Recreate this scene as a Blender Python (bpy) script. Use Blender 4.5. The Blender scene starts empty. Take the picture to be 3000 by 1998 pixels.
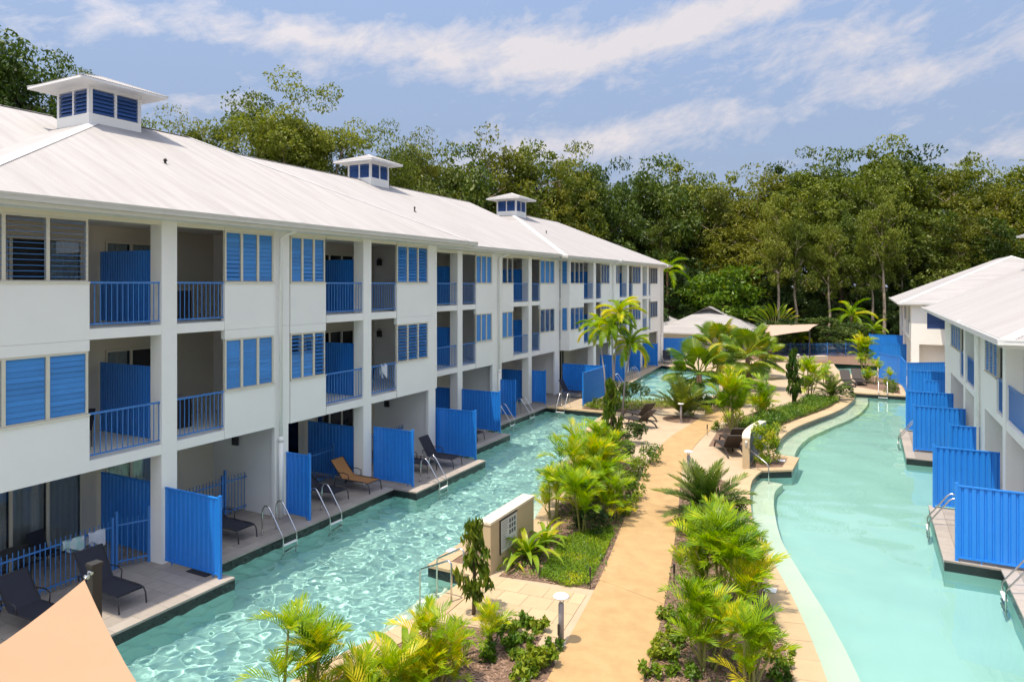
import bpy, bmesh, math, random
import numpy as np
from mathutils import Vector, Matrix, Euler
from mathutils.geometry import tessellate_polygon

R = math.radians
random.seed(7)
rng = np.random.RandomState(11)
scene = bpy.context.scene
COL = scene.collection

# ------------------------------------------------------------------ camera
YAW = math.atan(1040 / 2000)
SY, CY = math.sin(YAW), math.cos(YAW)
CAMZ = 7.015
cam_data = bpy.data.cameras.new("camera")
cam = bpy.data.objects.new("camera", cam_data)
COL.objects.link(cam)
cam.location = (0, 0, CAMZ)
cam.rotation_euler = (R(90), 0, YAW)
cam_data.sensor_width = 36
cam_data.lens = 24
cam_data.shift_y = -(999 - 833) / 3000
cam_data.clip_end = 3000
cam_data.clip_start = 0.1
scene.camera = cam

# ------------------------------------------------------------------ sky and sun
SUN_DIR = Vector((0.13, 0.33, -1.0)).normalized()      # the way the light travels
SUN_EL = math.asin(-SUN_DIR.z)
world = bpy.data.worlds.new("World")
scene.world = world
world.use_nodes = True
wn = world.node_tree
wn.nodes.clear()


def N(nt, typ, **kw):
    n = nt.nodes.new(typ)
    for k, v in kw.items():
        if k.startswith("i_"):
            key = k[2:]
            key = int(key) if key.isdigit() else key
            n.inputs[key].default_value = v
        else:
            setattr(n, k, v)
    return n


def M(nt, op, a, b=None, c=None, clamp=False):
    n = nt.nodes.new("ShaderNodeMath")
    n.operation = op
    n.use_clamp = clamp
    for i, v in enumerate((a, b, c)):
        if v is None:
            continue
        if isinstance(v, (int, float)):
            n.inputs[i].default_value = v
        else:
            nt.links.new(v, n.inputs[i])
    return n.outputs[0]


sky = N(wn, "ShaderNodeTexSky", sky_type="NISHITA", sun_disc=False)
sky.sun_elevation = SUN_EL
sky.sun_rotation = math.atan2(-SUN_DIR.x, -SUN_DIR.y)
sky.altitude = 0
sky.air_density = 1.0
sky.dust_density = 0.5
sky.ozone_density = 1.0
tc = N(wn, "ShaderNodeTexCoord")
sep = N(wn, "ShaderNodeSeparateXYZ")
wn.links.new(tc.outputs["Generated"], sep.inputs[0])
gx, gy, gz = sep.outputs
# azimuth from the courtyard axis and elevation, both in radians
azi = M(wn, "ARCTAN2", M(wn, "ADD", M(wn, "MULTIPLY", gx, CY), M(wn, "MULTIPLY", gy, SY)),
        M(wn, "ADD", M(wn, "MULTIPLY", gx, -SY), M(wn, "MULTIPLY", gy, CY)))
ele = M(wn, "ARCSINE", gz)


def cloud_noise(su, sv, shear, scale, detail, rough, dist, off):
    cb = N(wn, "ShaderNodeCombineXYZ")
    wn.links.new(M(wn, "MULTIPLY", azi, su), cb.inputs[0])
    wn.links.new(M(wn, "ADD", M(wn, "MULTIPLY", ele, sv), M(wn, "MULTIPLY", azi, shear)), cb.inputs[1])
    cb.inputs[2].default_value = off
    n = N(wn, "ShaderNodeTexNoise", i_Scale=scale, i_Detail=detail, i_Roughness=rough, i_Distortion=dist)
    wn.links.new(cb.outputs[0], n.inputs["Vector"])
    return n.outputs["Fac"]


def pix_cloud(px, py):
    u = math.atan((px - 1500) / 2000)
    return u, math.atan((833 - py) / 2000 * math.cos(u))


def blob(px, py, wpx, hpx, ang, amp):
    """one bank of cloud: an ellipse in azimuth and elevation"""
    u, v = pix_cloud(px, py)
    k = math.cos(u)
    wu, hv = wpx / 2000 * k * k, hpx / 2000 * k
    ca, sa = math.cos(R(ang)), math.sin(R(ang))
    du, dv = M(wn, "SUBTRACT", azi, u), M(wn, "SUBTRACT", ele, v)
    a = M(wn, "DIVIDE", M(wn, "ADD", M(wn, "MULTIPLY", du, ca), M(wn, "MULTIPLY", dv, sa)), wu)
    b = M(wn, "DIVIDE", M(wn, "SUBTRACT", M(wn, "MULTIPLY", dv, ca), M(wn, "MULTIPLY", du, sa)), hv)
    q = M(wn, "ADD", M(wn, "MULTIPLY", a, a), M(wn, "MULTIPLY", b, b))
    return M(wn, "MULTIPLY", M(wn, "POWER", 2.718, M(wn, "MULTIPLY", q, -1.0)), amp)


banks = [(1000, 120, 420, 62, -2, .62), (1520, 165, 430, 85, 2, .72), (1930, 95, 420, 55, 13, .60),
         (300, 25, 170, 38, -4, .55), (2480, 130, 380, 140, 18, .40), (2750, 210, 420, 60, 9, .46),
         (1880, 385, 430, 48, 8, .50), (1650, 440, 300, 60, 4, .36), (700, 110, 300, 30, 4, .34),
         (560, 290, 260, 26, 0, .26), (1380, 400, 320, 60, 8, .30), (2950, 440, 220, 40, 8, .40),
         (2250, 0, 260, 60, 14, .42), (120, 60, 200, 60, 0, .2)]
tot = None
for b in banks:
    o = blob(*b)
    tot = o if tot is None else M(wn, "ADD", tot, o)
n1 = cloud_noise(1.0, 1.9, -0.35, 13.0, 12, .66, .25, 3.1)
n2 = cloud_noise(1.0, 3.4, -0.9, 4.0, 7, .6, .8, 9.7)
fld = M(wn, "ADD", M(wn, "MULTIPLY", M(wn, "SUBTRACT", n1, .5), 2.1), M(wn, "MULTIPLY", M(wn, "SUBTRACT", n2, .5), 1.1))
# extra cloud beyond the view, added to lift the fill in shade
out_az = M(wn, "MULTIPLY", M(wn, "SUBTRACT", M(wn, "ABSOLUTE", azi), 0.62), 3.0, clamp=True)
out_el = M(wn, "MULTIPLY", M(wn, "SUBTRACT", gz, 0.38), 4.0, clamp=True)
fill_cloud = M(wn, "MULTIPLY", M(wn, "MAXIMUM", out_az, out_el), 0.40)
dens = M(wn, "MULTIPLY", M(wn, "SUBTRACT", M(wn, "ADD", M(wn, "ADD", fld, tot), fill_cloud), 0.16), 1.35, clamp=True)
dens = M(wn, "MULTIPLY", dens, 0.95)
haze_f = M(wn, "MULTIPLY", M(wn, "POWER", 2.718, M(wn, "MULTIPLY", M(wn, "MULTIPLY", gz, gz), -2.4)), 0.92)
mixh = N(wn, "ShaderNodeMix", data_type="RGBA")
wn.links.new(haze_f, mixh.inputs[0])
wn.links.new(sky.outputs[0], mixh.inputs[6])
mixh.inputs[7].default_value = (.56, .77, 1.38, 1)
mixc = N(wn, "ShaderNodeMix", data_type="RGBA")
# cloud brightened towards the unseen sun, strengthened to fill the shade
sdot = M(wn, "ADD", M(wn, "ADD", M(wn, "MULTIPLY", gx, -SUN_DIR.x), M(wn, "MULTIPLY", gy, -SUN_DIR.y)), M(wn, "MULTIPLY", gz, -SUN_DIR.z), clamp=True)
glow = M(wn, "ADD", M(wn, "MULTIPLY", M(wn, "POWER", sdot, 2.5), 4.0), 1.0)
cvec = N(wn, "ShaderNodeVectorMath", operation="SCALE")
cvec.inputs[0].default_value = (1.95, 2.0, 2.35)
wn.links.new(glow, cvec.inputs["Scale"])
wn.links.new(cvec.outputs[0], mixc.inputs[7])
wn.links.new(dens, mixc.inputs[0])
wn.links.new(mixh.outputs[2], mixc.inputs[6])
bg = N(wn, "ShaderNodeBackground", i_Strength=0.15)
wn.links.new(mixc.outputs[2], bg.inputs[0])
wo = N(wn, "ShaderNodeOutputWorld")
wn.links.new(bg.outputs[0], wo.inputs[0])

sun_data = bpy.data.lights.new("sun", "SUN")
sun = bpy.data.objects.new("sun", sun_data)
COL.objects.link(sun)
sun.rotation_euler = SUN_DIR.to_track_quat("-Z", "Y").to_euler()
sun.location = (0, 0, 60)
sun_data.energy = 2.0
sun_data.angle = R(0.5)
sun_data.color = (1.0, 0.95, 0.87)
sun_data.cycles.is_caustics_light = True

scene.view_settings.view_transform = "Standard"
scene.view_settings.look = "None"
scene.view_settings.gamma = 1
scene.view_settings.use_curve_mapping = False
scene.view_settings.exposure = 1.36
scene.view_settings.use_white_balance = True
scene.view_settings.white_balance_temperature = 7500
scene.view_settings.white_balance_tint = 10
scene.render.engine = "CYCLES"
cy = scene.cycles
cy.use_denoising = True
cy.max_bounces = 8
cy.diffuse_bounces = 4
cy.glossy_bounces = 3
cy.transmission_bounces = 6
cy.transparent_max_bounces = 12
cy.sample_clamp_indirect = 4
cy.use_adaptive_sampling = True
cy.adaptive_threshold = 0.02


# ------------------------------------------------------------------ helpers
def G(px, py, z=0.0):
    """where a sight line of the photograph meets the level z"""
    d = (CAMZ - z) * 2000 / (py - 833)
    a = (px - 1500) / 2000
    return d * (-SY + CY * a), d * (CY + SY * a)


def W(px, d):
    a = (px - 1500) / 2000
    return d * (-SY + CY * a), d * (CY + SY * a)


def tag(o, label=None, cat=None, group=None, kind=None):
    if label: o["label"] = label
    if cat: o["category"] = cat
    if group: o["group"] = group
    if kind: o["kind"] = kind
    return o


def empty(name, loc, label=None, cat=None, group=None, rz=0.0):
    o = bpy.data.objects.new(name, None)
    o.empty_display_size = 0.2
    o.location = loc
    o.rotation_euler = (0, 0, rz)
    COL.objects.link(o)
    tag(o, label, cat, group)
    return o


def wloc(o):
    v = Vector((0, 0, 0))
    while o is not None:
        v += Vector(o.location)
        o = o.parent
    return v


class MB:
    def __init__(self):
        self.v, self.f = [], []

    def add(self, vs, fs):
        b = len(self.v)
        self.v += [tuple(p) for p in vs]
        self.f += [tuple(b + i for i in f) for f in fs]

    def box(self, x0, x1, y0, y1, z0, z1):
        if x0 > x1: x0, x1 = x1, x0
        if y0 > y1: y0, y1 = y1, y0
        if z0 > z1: z0, z1 = z1, z0
        self.add([(x0, y0, z0), (x1, y0, z0), (x1, y1, z0), (x0, y1, z0), (x0, y0, z1), (x1, y0, z1), (x1, y1, z1), (x0, y1, z1)],
                 [(3, 2, 1, 0), (4, 5, 6, 7), (0, 1, 5, 4), (1, 2, 6, 5), (2, 3, 7, 6), (3, 0, 4, 7)])
        return self

    def bar(self, p, q, w, h, up=(0, 0, 1)):
        """a square bar from p to q"""
        p, q = Vector(p), Vector(q)
        t = (q - p).normalized()
        up = Vector(up)
        if abs(t.dot(up)) > .98: up = Vector((1, 0, 0))
        s = t.cross(up).normalized() * (w / 2)
        u = s.cross(t).normalized() * (h / 2)
        vs = [a + sg * s + sh * u for a in (p, q) for sg, sh in ((-1, -1), (1, -1), (1, 1), (-1, 1))]
        self.add(vs, [(3, 2, 1, 0), (4, 5, 6, 7), (0, 1, 5, 4), (1, 2, 6, 5), (2, 3, 7, 6), (3, 0, 4, 7)])
        return self

    def tube(self, pts, r, n=8, cap=True):
        pts = [Vector(p) for p in pts]
        rs = r if isinstance(r, (list, tuple)) else [r] * len(pts)
        rings = []
        prev = None
        for i, p in enumerate(pts):
            t = (pts[min(i + 1, len(pts) - 1)] - pts[max(i - 1, 0)]).normalized()
            if prev is None:
                a = Vector((0, 0, 1)) if abs(t.z) < .9 else Vector((1, 0, 0))
                s = t.cross(a).normalized()
            else:
                s = (prev - t * prev.dot(t))
                s = s.normalized() if s.length > 1e-5 else t.cross(Vector((0, 0, 1))).normalized()
            prev = s
            u = t.cross(s)
            rings.append([p + (s * math.cos(2 * math.pi * k / n) + u * math.sin(2 * math.pi * k / n)) * rs[i] for k in range(n)])
        b = len(self.v)
        for rg in rings: self.v += [tuple(x) for x in rg]
        for i in range(len(pts) - 1):
            for k in range(n):
                k2 = (k + 1) % n
                self.f.append((b + i * n + k, b + i * n + k2, b + (i + 1) * n + k2, b + (i + 1) * n + k))
        if cap:
            self.f.append(tuple(b + k for k in reversed(range(n))))
            self.f.append(tuple(b + (len(pts) - 1) * n + k for k in range(n)))
        return self

    def poly(self, pts, z0, z1=None):
        """a flat outline at z0, or a solid between z0 and z1"""
        tr = tessellate_polygon([[Vector((p[0], p[1], 0)) for p in pts]])
        area = sum(pts[i][0] * pts[(i + 1) % len(pts)][1] - pts[(i + 1) % len(pts)][0] * pts[i][1] for i in range(len(pts)))

        def fix(t, up):
            a, b_, c_ = (pts[i] for i in t)
            s = (b_[0] - a[0]) * (c_[1] - a[1]) - (b_[1] - a[1]) * (c_[0] - a[0])
            return t if (s > 0) == up else t[::-1]
        top = z0 if z1 is None else z1
        self.add([(p[0], p[1], top) for p in pts], [fix(t, True) for t in tr])
        if z1 is not None:
            n = len(pts)
            self.add([(p[0], p[1], z0) for p in pts] + [(p[0], p[1], z1) for p in pts],
                     [fix(t, False) for t in tr] +
                     [(i, (i + 1) % n, n + (i + 1) % n, n + i) if area > 0 else (i, n + i, n + (i + 1) % n, (i + 1) % n) for i in range(n)])
        return self

    def mesh(self, name, mats, smooth=False):
        me = bpy.data.meshes.new(name)
        me.from_pydata(self.v, [], self.f)
        for m in (mats if isinstance(mats, (list, tuple)) else [mats]): me.materials.append(m)
        if smooth: me.polygons.foreach_set("use_smooth", [True] * len(me.polygons))
        me.update()
        return me

    def build(self, name, mat, parent=None, smooth=False):
        """coordinates are world coordinates; they are moved under the parent here"""
        me = self.mesh(name, mat, smooth)
        o = bpy.data.objects.new(name, me)
        COL.objects.link(o)
        if parent is not None:
            o.parent = parent
            me.transform(Matrix.Translation(-wloc(parent)))
        return o


def put(name, me, loc, parent=None, rot=(0, 0, 0), scale=(1, 1, 1)):
    """one more object of a shared mesh, at a world place"""
    o = bpy.data.objects.new(name, me)
    COL.objects.link(o)
    o.parent = parent
    o.location = Vector(loc) - (wloc(parent) if parent is not None else Vector((0, 0, 0)))
    o.rotation_euler = rot
    o.scale = scale
    return o


def copy_tree(o, parent=None):
    c = o.copy()
    COL.objects.link(c)
    if parent is not None: c.parent = parent
    for ch in list(o.children):
        copy_tree(ch, c)
    return c


def spline(pts, per=6, closed=False):
    out = []
    n = len(pts)
    P = [Vector((p[0], p[1])) for p in pts]
    for i in range(n - 1):
        p0, p1, p2, p3 = P[max(i - 1, 0)], P[i], P[i + 1], P[min(i + 2, n - 1)]
        for k in range(per):
            t = k / per
            out.append(.5 * ((2 * p1) + (p2 - p0) * t + (2 * p0 - 5 * p1 + 4 * p2 - p3) * t * t + (3 * p1 - p0 - 3 * p2 + p3) * t ** 3))
    out.append(P[-1])
    return [(p.x, p.y) for p in out]


def offset(pts, d):
    """an open line moved d to its left"""
    out = []
    for i in range(len(pts)):
        a, b = Vector(pts[max(i - 1, 0)]), Vector(pts[min(i + 1, len(pts) - 1)])
        t = (b - a).normalized()
        out.append((pts[i][0] - t.y * d, pts[i][1] + t.x * d))
    return out


def resample(pts, step):
    P = [Vector(p) for p in pts]
    L = [0]
    for a, b in zip(P, P[1:]): L.append(L[-1] + (b - a).length)
    n = max(1, round(L[-1] / step))
    out = []
    for k in range(n + 1):
        s = L[-1] * k / n
        i = max(j for j in range(len(L)) if L[j] <= s + 1e-9)
        if i >= len(P) - 1:
            out.append(tuple(P[-1])); continue
        t = (s - L[i]) / (L[i + 1] - L[i])
        out.append(tuple(P[i].lerp(P[i + 1], t)))
    return out


# ------------------------------------------------------------------ materials
def mat(name, col, rough=.6, col2=None, nscale=3.0, namt=.5, bump=0.0, bscale=40.0, metal=0.0, spec=.5, detail=6, stretch=None,
        obj_var=0.0, coat=0.0):
    m = bpy.data.materials.new(name)
    m.use_nodes = True
    nt = m.node_tree
    b = nt.nodes["Principled BSDF"]
    b.inputs["Base Color"].default_value = (*col, 1)
    b.inputs["Roughness"].default_value = rough
    b.inputs["Metallic"].default_value = metal
    b.inputs["Specular IOR Level"].default_value = spec
    if coat: b.inputs["Coat Weight"].default_value = coat
    geo = N(nt, "ShaderNodeNewGeometry")
    vec = geo.outputs["Position"]
    if stretch:
        mp = N(nt, "ShaderNodeMapping")
        mp.inputs["Scale"].default_value = stretch
        nt.links.new(vec, mp.inputs[0])
        vec = mp.outputs[0]
    src = None
    if col2 is not None:
        nz = N(nt, "ShaderNodeTexNoise", i_Scale=nscale, i_Detail=detail, i_Roughness=.6)
        nt.links.new(vec, nz.inputs["Vector"])
        fac = M(nt, "MULTIPLY", M(nt, "SUBTRACT", nz.outputs["Fac"], .5 - namt / 6), 3.0 * namt + .4, clamp=True)
        mx = N(nt, "ShaderNodeMix", data_type="RGBA")
        nt.links.new(fac, mx.inputs[0])
        mx.inputs[6].default_value = (*col, 1)
        mx.inputs[7].default_value = (*col2, 1)
        src = mx.outputs[2]
        nt.links.new(src, b.inputs["Base Color"])
    if obj_var:
        oi = N(nt, "ShaderNodeObjectInfo")
        hs = N(nt, "ShaderNodeHueSaturation")
        nt.links.new(M(nt, "ADD", M(nt, "MULTIPLY", oi.outputs["Random"], 2 * obj_var), 1 - obj_var), hs.inputs["Value"])
        if src is not None: nt.links.new(src, hs.inputs["Color"])
        else: hs.inputs["Color"].default_value = (*col, 1)
        nt.links.new(hs.outputs[0], b.inputs["Base Color"])
    if bump:
        n2 = N(nt, "ShaderNodeTexNoise", i_Scale=bscale, i_Detail=5)
        nt.links.new(geo.outputs["Position"], n2.inputs["Vector"])
        bp = N(nt, "ShaderNodeBump", i_Strength=bump, i_Distance=.02)
        nt.links.new(n2.outputs["Fac"], bp.inputs["Height"])
        nt.links.new(bp.outputs[0], b.inputs["Normal"])
    return m


def leaf_mat(name, c1, c2, c3=None, trans=.35, rough=.45, nscale=1.2):
    """leaf: a green that differs from leaf to leaf and plant to plant, with light coming through"""
    m = bpy.data.materials.new(name)
    m.use_nodes = True
    nt = m.node_tree
    b = nt.nodes["Principled BSDF"]
    b.inputs["Roughness"].default_value = rough
    b.inputs["Specular IOR Level"].default_value = .27
    geo = N(nt, "ShaderNodeNewGeometry")
    oi = N(nt, "ShaderNodeObjectInfo")
    nz = N(nt, "ShaderNodeTexNoise", i_Scale=nscale, i_Detail=2)
    nt.links.new(geo.outputs["Position"], nz.inputs["Vector"])
    ri = geo.outputs["Random Per Island"]
    f = M(nt, "ADD", M(nt, "ADD", M(nt, "MULTIPLY", ri, .4), M(nt, "MULTIPLY", oi.outputs["Random"], .45)),
          M(nt, "MULTIPLY", M(nt, "SUBTRACT", nz.outputs["Fac"], .42), 1.3), clamp=True)
    cr = N(nt, "ShaderNodeValToRGB")
    nt.links.new(f, cr.inputs[0])
    e = cr.color_ramp.elements
    e[0].position, e[0].color = .1, (*c1, 1)
    e[1].position, e[1].color = .62, (*c2, 1)
    if c3:
        k = cr.color_ramp.elements.new(.92)
        k.color = (*c3, 1)
    nt.links.new(cr.outputs[0], b.inputs["Base Color"])
    tr = N(nt, "ShaderNodeBsdfTranslucent")
    hs = N(nt, "ShaderNodeHueSaturation", i_Saturation=1.1, i_Value=1.25)
    nt.links.new(cr.outputs[0], hs.inputs["Color"])
    nt.links.new(hs.outputs[0], tr.inputs[0])
    ms = N(nt, "ShaderNodeMixShader", i_0=trans)
    nt.links.new(b.outputs[0], ms.inputs[1])
    nt.links.new(tr.outputs[0], ms.inputs[2])
    nt.links.new(ms.outputs[0], nt.nodes["Material Output"].inputs[0])
    return m


MT = {}
MT["wall"] = mat("white_render", (.87, .86, .805), .8, (.80, .79, .735), .6, .5, .12, 60)
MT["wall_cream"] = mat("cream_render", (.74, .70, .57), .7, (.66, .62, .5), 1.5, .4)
MT["frame"] = mat("cream_window_frame", (.66, .62, .50), .5)
MT["soffit"] = mat("soffit_paint", (.76, .75, .69), .8)
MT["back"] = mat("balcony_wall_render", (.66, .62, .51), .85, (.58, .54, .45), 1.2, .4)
MT["roof"] = mat("white_corrugated_roof", (.365, .355, .352), .6, (.27, .255, .25), 1.3, .6, stretch=(.22, 2.6, .22), spec=.4)
MT["cap"] = mat("roof_flashing", (.66, .65, .64), .45, (.5, .47, .45), 1.5, .5)
MT["gutter"] = mat("cream_gutter", (.60, .58, .50), .45, (.5, .48, .41), 2.0, .4)
MT["trim"] = mat("white_trim_paint", (.74, .74, .73), .5, (.66, .66, .64), 2, .4)
MT["blue"] = mat("blue_screen_steel", (.002, .215, .70), .42, (.002, .19, .63), 1.5, .6, coat=.15)
MT["blue_rail"] = mat("blue_railing_paint", (.04, .20, .52), .38)
MT["louvre"] = mat("blue_louvre_blade", (.03, .235, .58), .35, (.025, .20, .52), 2.2, .5, obj_var=.12)
MT["louvre_dk"] = mat("dark_blue_vent_blade", (.03, .10, .30), .4, obj_var=.1)
MT["void"] = mat("vent_liner", (.02, .025, .035), .9)
MT["deck_tile"] = mat("grey_beige_floor_tile", (.33, .29, .25), .6, (.27, .24, .21), 5, .5, obj_var=.10)
MT["deck"] = mat("terrace_grout", (.24, .215, .19), .8)
MT["deck_edge"] = mat("grey_edge_tile", (.36, .32, .28), .6, (.30, .27, .24), 4, .5, obj_var=.08)
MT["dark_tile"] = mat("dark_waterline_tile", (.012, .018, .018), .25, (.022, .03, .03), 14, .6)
MT["pool"] = mat("pool_plaster", (.335, .575, .54), .8, (.29, .51, .48), .35, .7)
MT["ledge"] = mat("pale_ledge_plaster", (.60, .66, .54), .8, (.52, .60, .50), 1.0, .6)
MT["paver"] = mat("sandstone_paver", (.47, .355, .215), .75, (.415, .31, .185), 3, .5, obj_var=.07, bump=.08)
MT["coping"] = mat("sandstone_coping", (.46, .34, .205), .72, (.405, .30, .175), 3, .5, obj_var=.07, bump=.08)
MT["sand"] = mat("pale_sand_paving", (.445, .345, .235), .8, (.375, .285, .19), 1.3, .6, .1, 70)
MT["path"] = mat("ochre_aggregate_path", (.45, .295, .14), .85, (.345, .22, .10), 2.2, .7, .35, 150)
MT["mulch"] = mat("bark_mulch", (.27, .165, .115), .95, (.12, .075, .05), 22, 1.0, 1.0, 45)
MT["chip"] = mat("bark_chip", (.34, .22, .16), .9, (.18, .115, .085), 30, .8)
MT["ground"] = mat("leaf_litter_ground", (.08, .06, .035), .95, (.04, .05, .02), .5, .8, .6, 8)
MT["steel"] = mat("stainless_tube", (.62, .62, .60), .22, metal=1.0)
MT["black_frame"] = mat("dark_aluminium_frame", (.03, .03, .035), .4)
MT["sling"] = mat("black_sling_fabric", (.018, .02, .032), .8)
MT["sling_tan"] = mat("tan_sling_fabric", (.36, .17, .06), .8)
MT["wicker"] = mat("brown_wicker", (.030, .020, .018), .6, (.016, .011, .010), 60, .8)
MT["curtain"] = mat("grey_curtain", (.58, .58, .56), .9, (.46, .46, .44), 3, .5)
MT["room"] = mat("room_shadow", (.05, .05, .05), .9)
MT["sail"] = mat("tan_shade_cloth", (.40, .25, .15), .85, (.37, .23, .135), 2, .4)
MT["sail_pale"] = mat("pink_beige_shade_cloth", (.46, .32, .245), .85)
MT["white"] = mat("white_plastic", (.8, .8, .78), .4)
MT["grey_pole"] = mat("grey_painted_pole", (.33, .31, .33), .45)
MT["dark_metal"] = mat("dark_metal", (.03, .028, .025), .5)
MT["tan_wall"] = mat("tan_render", (.50, .375, .23), .8, (.44, .33, .20), 2, .4, .1, 60)
MT["tan_top"] = mat("cream_wall_capping", (.68, .58, .44), .75)
MT["blue_wall"] = mat("slate_render", (.22, .25, .30), .8, (.18, .21, .25), 2, .4)
MT["towel"] = mat("pale_towel", (.55, .58, .62), .95, (.42, .46, .52), 5, .5)
MT["towel_green"] = mat("green_white_towel", (.25, .5, .45), .95, (.6, .62, .62), 7, .9)
MT["print"] = mat("sign_print", (.09, .10, .13), .7)
MT["board"] = mat("sign_board", (.58, .57, .55), .5)
MT["bark_pale"] = mat("pale_paperbark", (.42, .34, .25), .9, (.25, .18, .12), 3, .8, .5, 14)
MT["bark_dark"] = mat("brown_bark", (.13, .09, .06), .95, (.07, .05, .035), 4, .8, .6, 14)
MT["cane"] = mat("cane_stem", (.28, .26, .08), .6, (.18, .19, .06), 6, .7)
MT["palm_trunk"] = mat("fibrous_palm_trunk", (.16, .095, .055), .95, (.09, .055, .035), 12, .9, .8, 30)
MT["l_tree"] = leaf_mat("gum_leaf", (.038, .070, .009), (.145, .185, .020), (.24, .26, .04), .34, .5, .10)
MT["l_tree2"] = leaf_mat("dark_tree_leaf", (.024, .056, .009), (.085, .135, .018), (.15, .18, .032), .30, .45, .14)
MT["l_olive"] = leaf_mat("olive_tree_leaf", (.055, .075, .009), (.165, .18, .020), (.26, .26, .035), .34, .5, .10)
MT["l_cane"] = leaf_mat("golden_cane_leaf", (.06, .17, .006), (.27, .41, .014), (.66, .56, .03), .42, .4, .8)
MT["l_cycad"] = leaf_mat("dark_frond_leaf", (.035, .085, .014), (.12, .17, .025), (.22, .25, .04), .30, .4, .8)
MT["l_fan"] = leaf_mat("fan_palm_leaf", (.04, .12, .010), (.19, .27, .02), (.50, .40, .03), .38, .35, .5)
MT["l_strap"] = leaf_mat("strap_leaf", (.06, .17, .012), (.22, .33, .02), (.50, .42, .03), .35, .35, 1.5)
MT["l_bush"] = leaf_mat("shrub_leaf", (.034, .10, .010), (.13, .225, .018), (.27, .31, .03), .34, .4, 1.0)
MT["l_bright"] = leaf_mat("bright_shrub_leaf", (.07, .17, .010), (.25, .34, .02), (.46, .42, .035), .36, .4, 1.2)
MT["l_dark"] = leaf_mat("dark_shrub_leaf", (.018, .05, .012), (.055, .10, .02), (.11, .15, .03), .25, .4, .8)
MT["l_mast"] = leaf_mat("weeping_leaf", (.025, .07, .008), (.09, .15, .014), (.18, .21, .02), .3, .35, 1.6)
MT["l_gcov"] = leaf_mat("ground_cover_leaf", (.06, .16, .008), (.20, .33, .014), (.48, .47, .02), .38, .5, 1.4)


def glass_mat(name, tint=(.8, .85, .85), refl=.12):
    m = bpy.data.materials.new(name)
    m.use_nodes = True
    nt = m.node_tree
    nt.nodes.clear()
    o = N(nt, "ShaderNodeOutputMaterial")
    t = N(nt, "ShaderNodeBsdfTransparent")
    t.inputs[0].default_value = (*tint, 1)
    g = N(nt, "ShaderNodeBsdfGlossy", i_Roughness=.03)
    fr = N(nt, "ShaderNodeFresnel", i_IOR=1.5)
    mx = N(nt, "ShaderNodeMixShader")
    nt.links.new(M(nt, "ADD", fr.outputs[0], refl * .3), mx.inputs[0])
    nt.links.new(t.outputs[0], mx.inputs[1])
    nt.links.new(g.outputs[0], mx.inputs[2])
    nt.links.new(mx.outputs[0], o.inputs[0])
    return m


MT["pane"] = glass_mat("window_glass", (.86, .9, .9))


def water_mat():
    m = bpy.data.materials.new("pool_water")
    m.use_nodes = True
    nt = m.node_tree
    nt.nodes.clear()
    o = N(nt, "ShaderNodeOutputMaterial")
    g = N(nt, "ShaderNodeBsdfGlass", i_IOR=1.33, i_Roughness=0.0)
    g.inputs["Color"].default_value = (.95, 1, .99, 1)
    nt.links.new(g.outputs[0], o.inputs[0])
    return m


MT["water"] = water_mat()

# ================================================================== THE SETTING
def structure(o): return tag(o, kind="structure")
def receiver(o):
    o.cycles.is_caustics_receiver = True
    return o


WATER_Z = -0.26
FLOOR_Z = -1.35
structure(MB().poly([(-900, -400), (900, -400), (900, -8), (-900, -8)], -.05).poly([(-900, 78), (900, 78), (900, 1500), (-900, 1500)], -.05)
          .poly([(-900, -8), (-22, -8), (-22, 78), (-900, 78)], -.05).poly([(9, -8), (900, -8), (900, 78), (9, 78)], -.05)
          .build("ground", MT["ground"]))
receiver(structure(MB().poly([(-17, -8), (9, -8), (9, 78), (-17, 78)], FLOOR_Z).build("pool_floor", MT["pool"])))

# ---- shorelines
L_EDGE = [(-9.7, -8), (-9.6, 3), (-9.3, 6.5), (-8.95, 9.1), (-8.8, 10), (-8.62, 10.7), (-8.42, 11.7), (-8.45, 13.0), (-8.42, 14.15)]
L_BOX = [(-8.42, 14.15), (-9.72, 14.15), (-9.72, 17.1), (-8.6, 17.1)]
L_NORTH = [(-8.6, 17.1), (-8.72, 18.2), (-9.18, 20.05), (-9.88, 22.75), (-10.6, 25.5), (-11.3, 28.3), (-11.9, 30.5), (-12.3, 32.8), (-12.6, 35.5)]
R_SOUTH = [(1.6, -8), (1.1, 3), (.2, 9.0)] + [G(*p) for p in [(2418, 1998), (2326, 1770), (2262, 1650), (2212, 1555), (2197, 1490), (2195, 1435), (2204, 1403)]] + [(-3.52, 27.05)]
R_BOX = [(-3.52, 27.05), (-2.52, 27.72), (-2.45, 29.75), (-3.42, 29.95)]
R_NORTH = [(-3.42, 29.95)] + [G(*p) for p in [(2280, 1293), (2318, 1259), (2380, 1232), (2437, 1211), (2475, 1192), (2502, 1167)]] + [(-.72, 49.4)]
L_S, R_S, R_N, L_N = spline(L_EDGE, 5), spline(R_SOUTH, 6), spline(R_NORTH, 6), spline(L_NORTH, 5)
HOLE_L = [(-14.3, 39.2), (-11.7, 40.4), (-8.8, 42.3), (-8.3, 47), (-9.5, 53), (-12.8, 57.2), (-15.7, 58.2), (-15.2, 50)]
HOLE_R = [G(*p) for p in [(2570, 1100), (2487, 1096), (2462, 1090), (2447, 1074), (2438, 1056), (2446, 1045), (2465, 1040), (2501, 1041), (2572, 1045)]]
COURT = L_S + L_BOX[1:] + L_N[1:] + [(-16.25, 35.5), (-16.25, 78), (9, 78), (9, 49.4)] + R_N[::-1] + R_BOX[::-1][1:] + R_S[::-1][1:]


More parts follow.
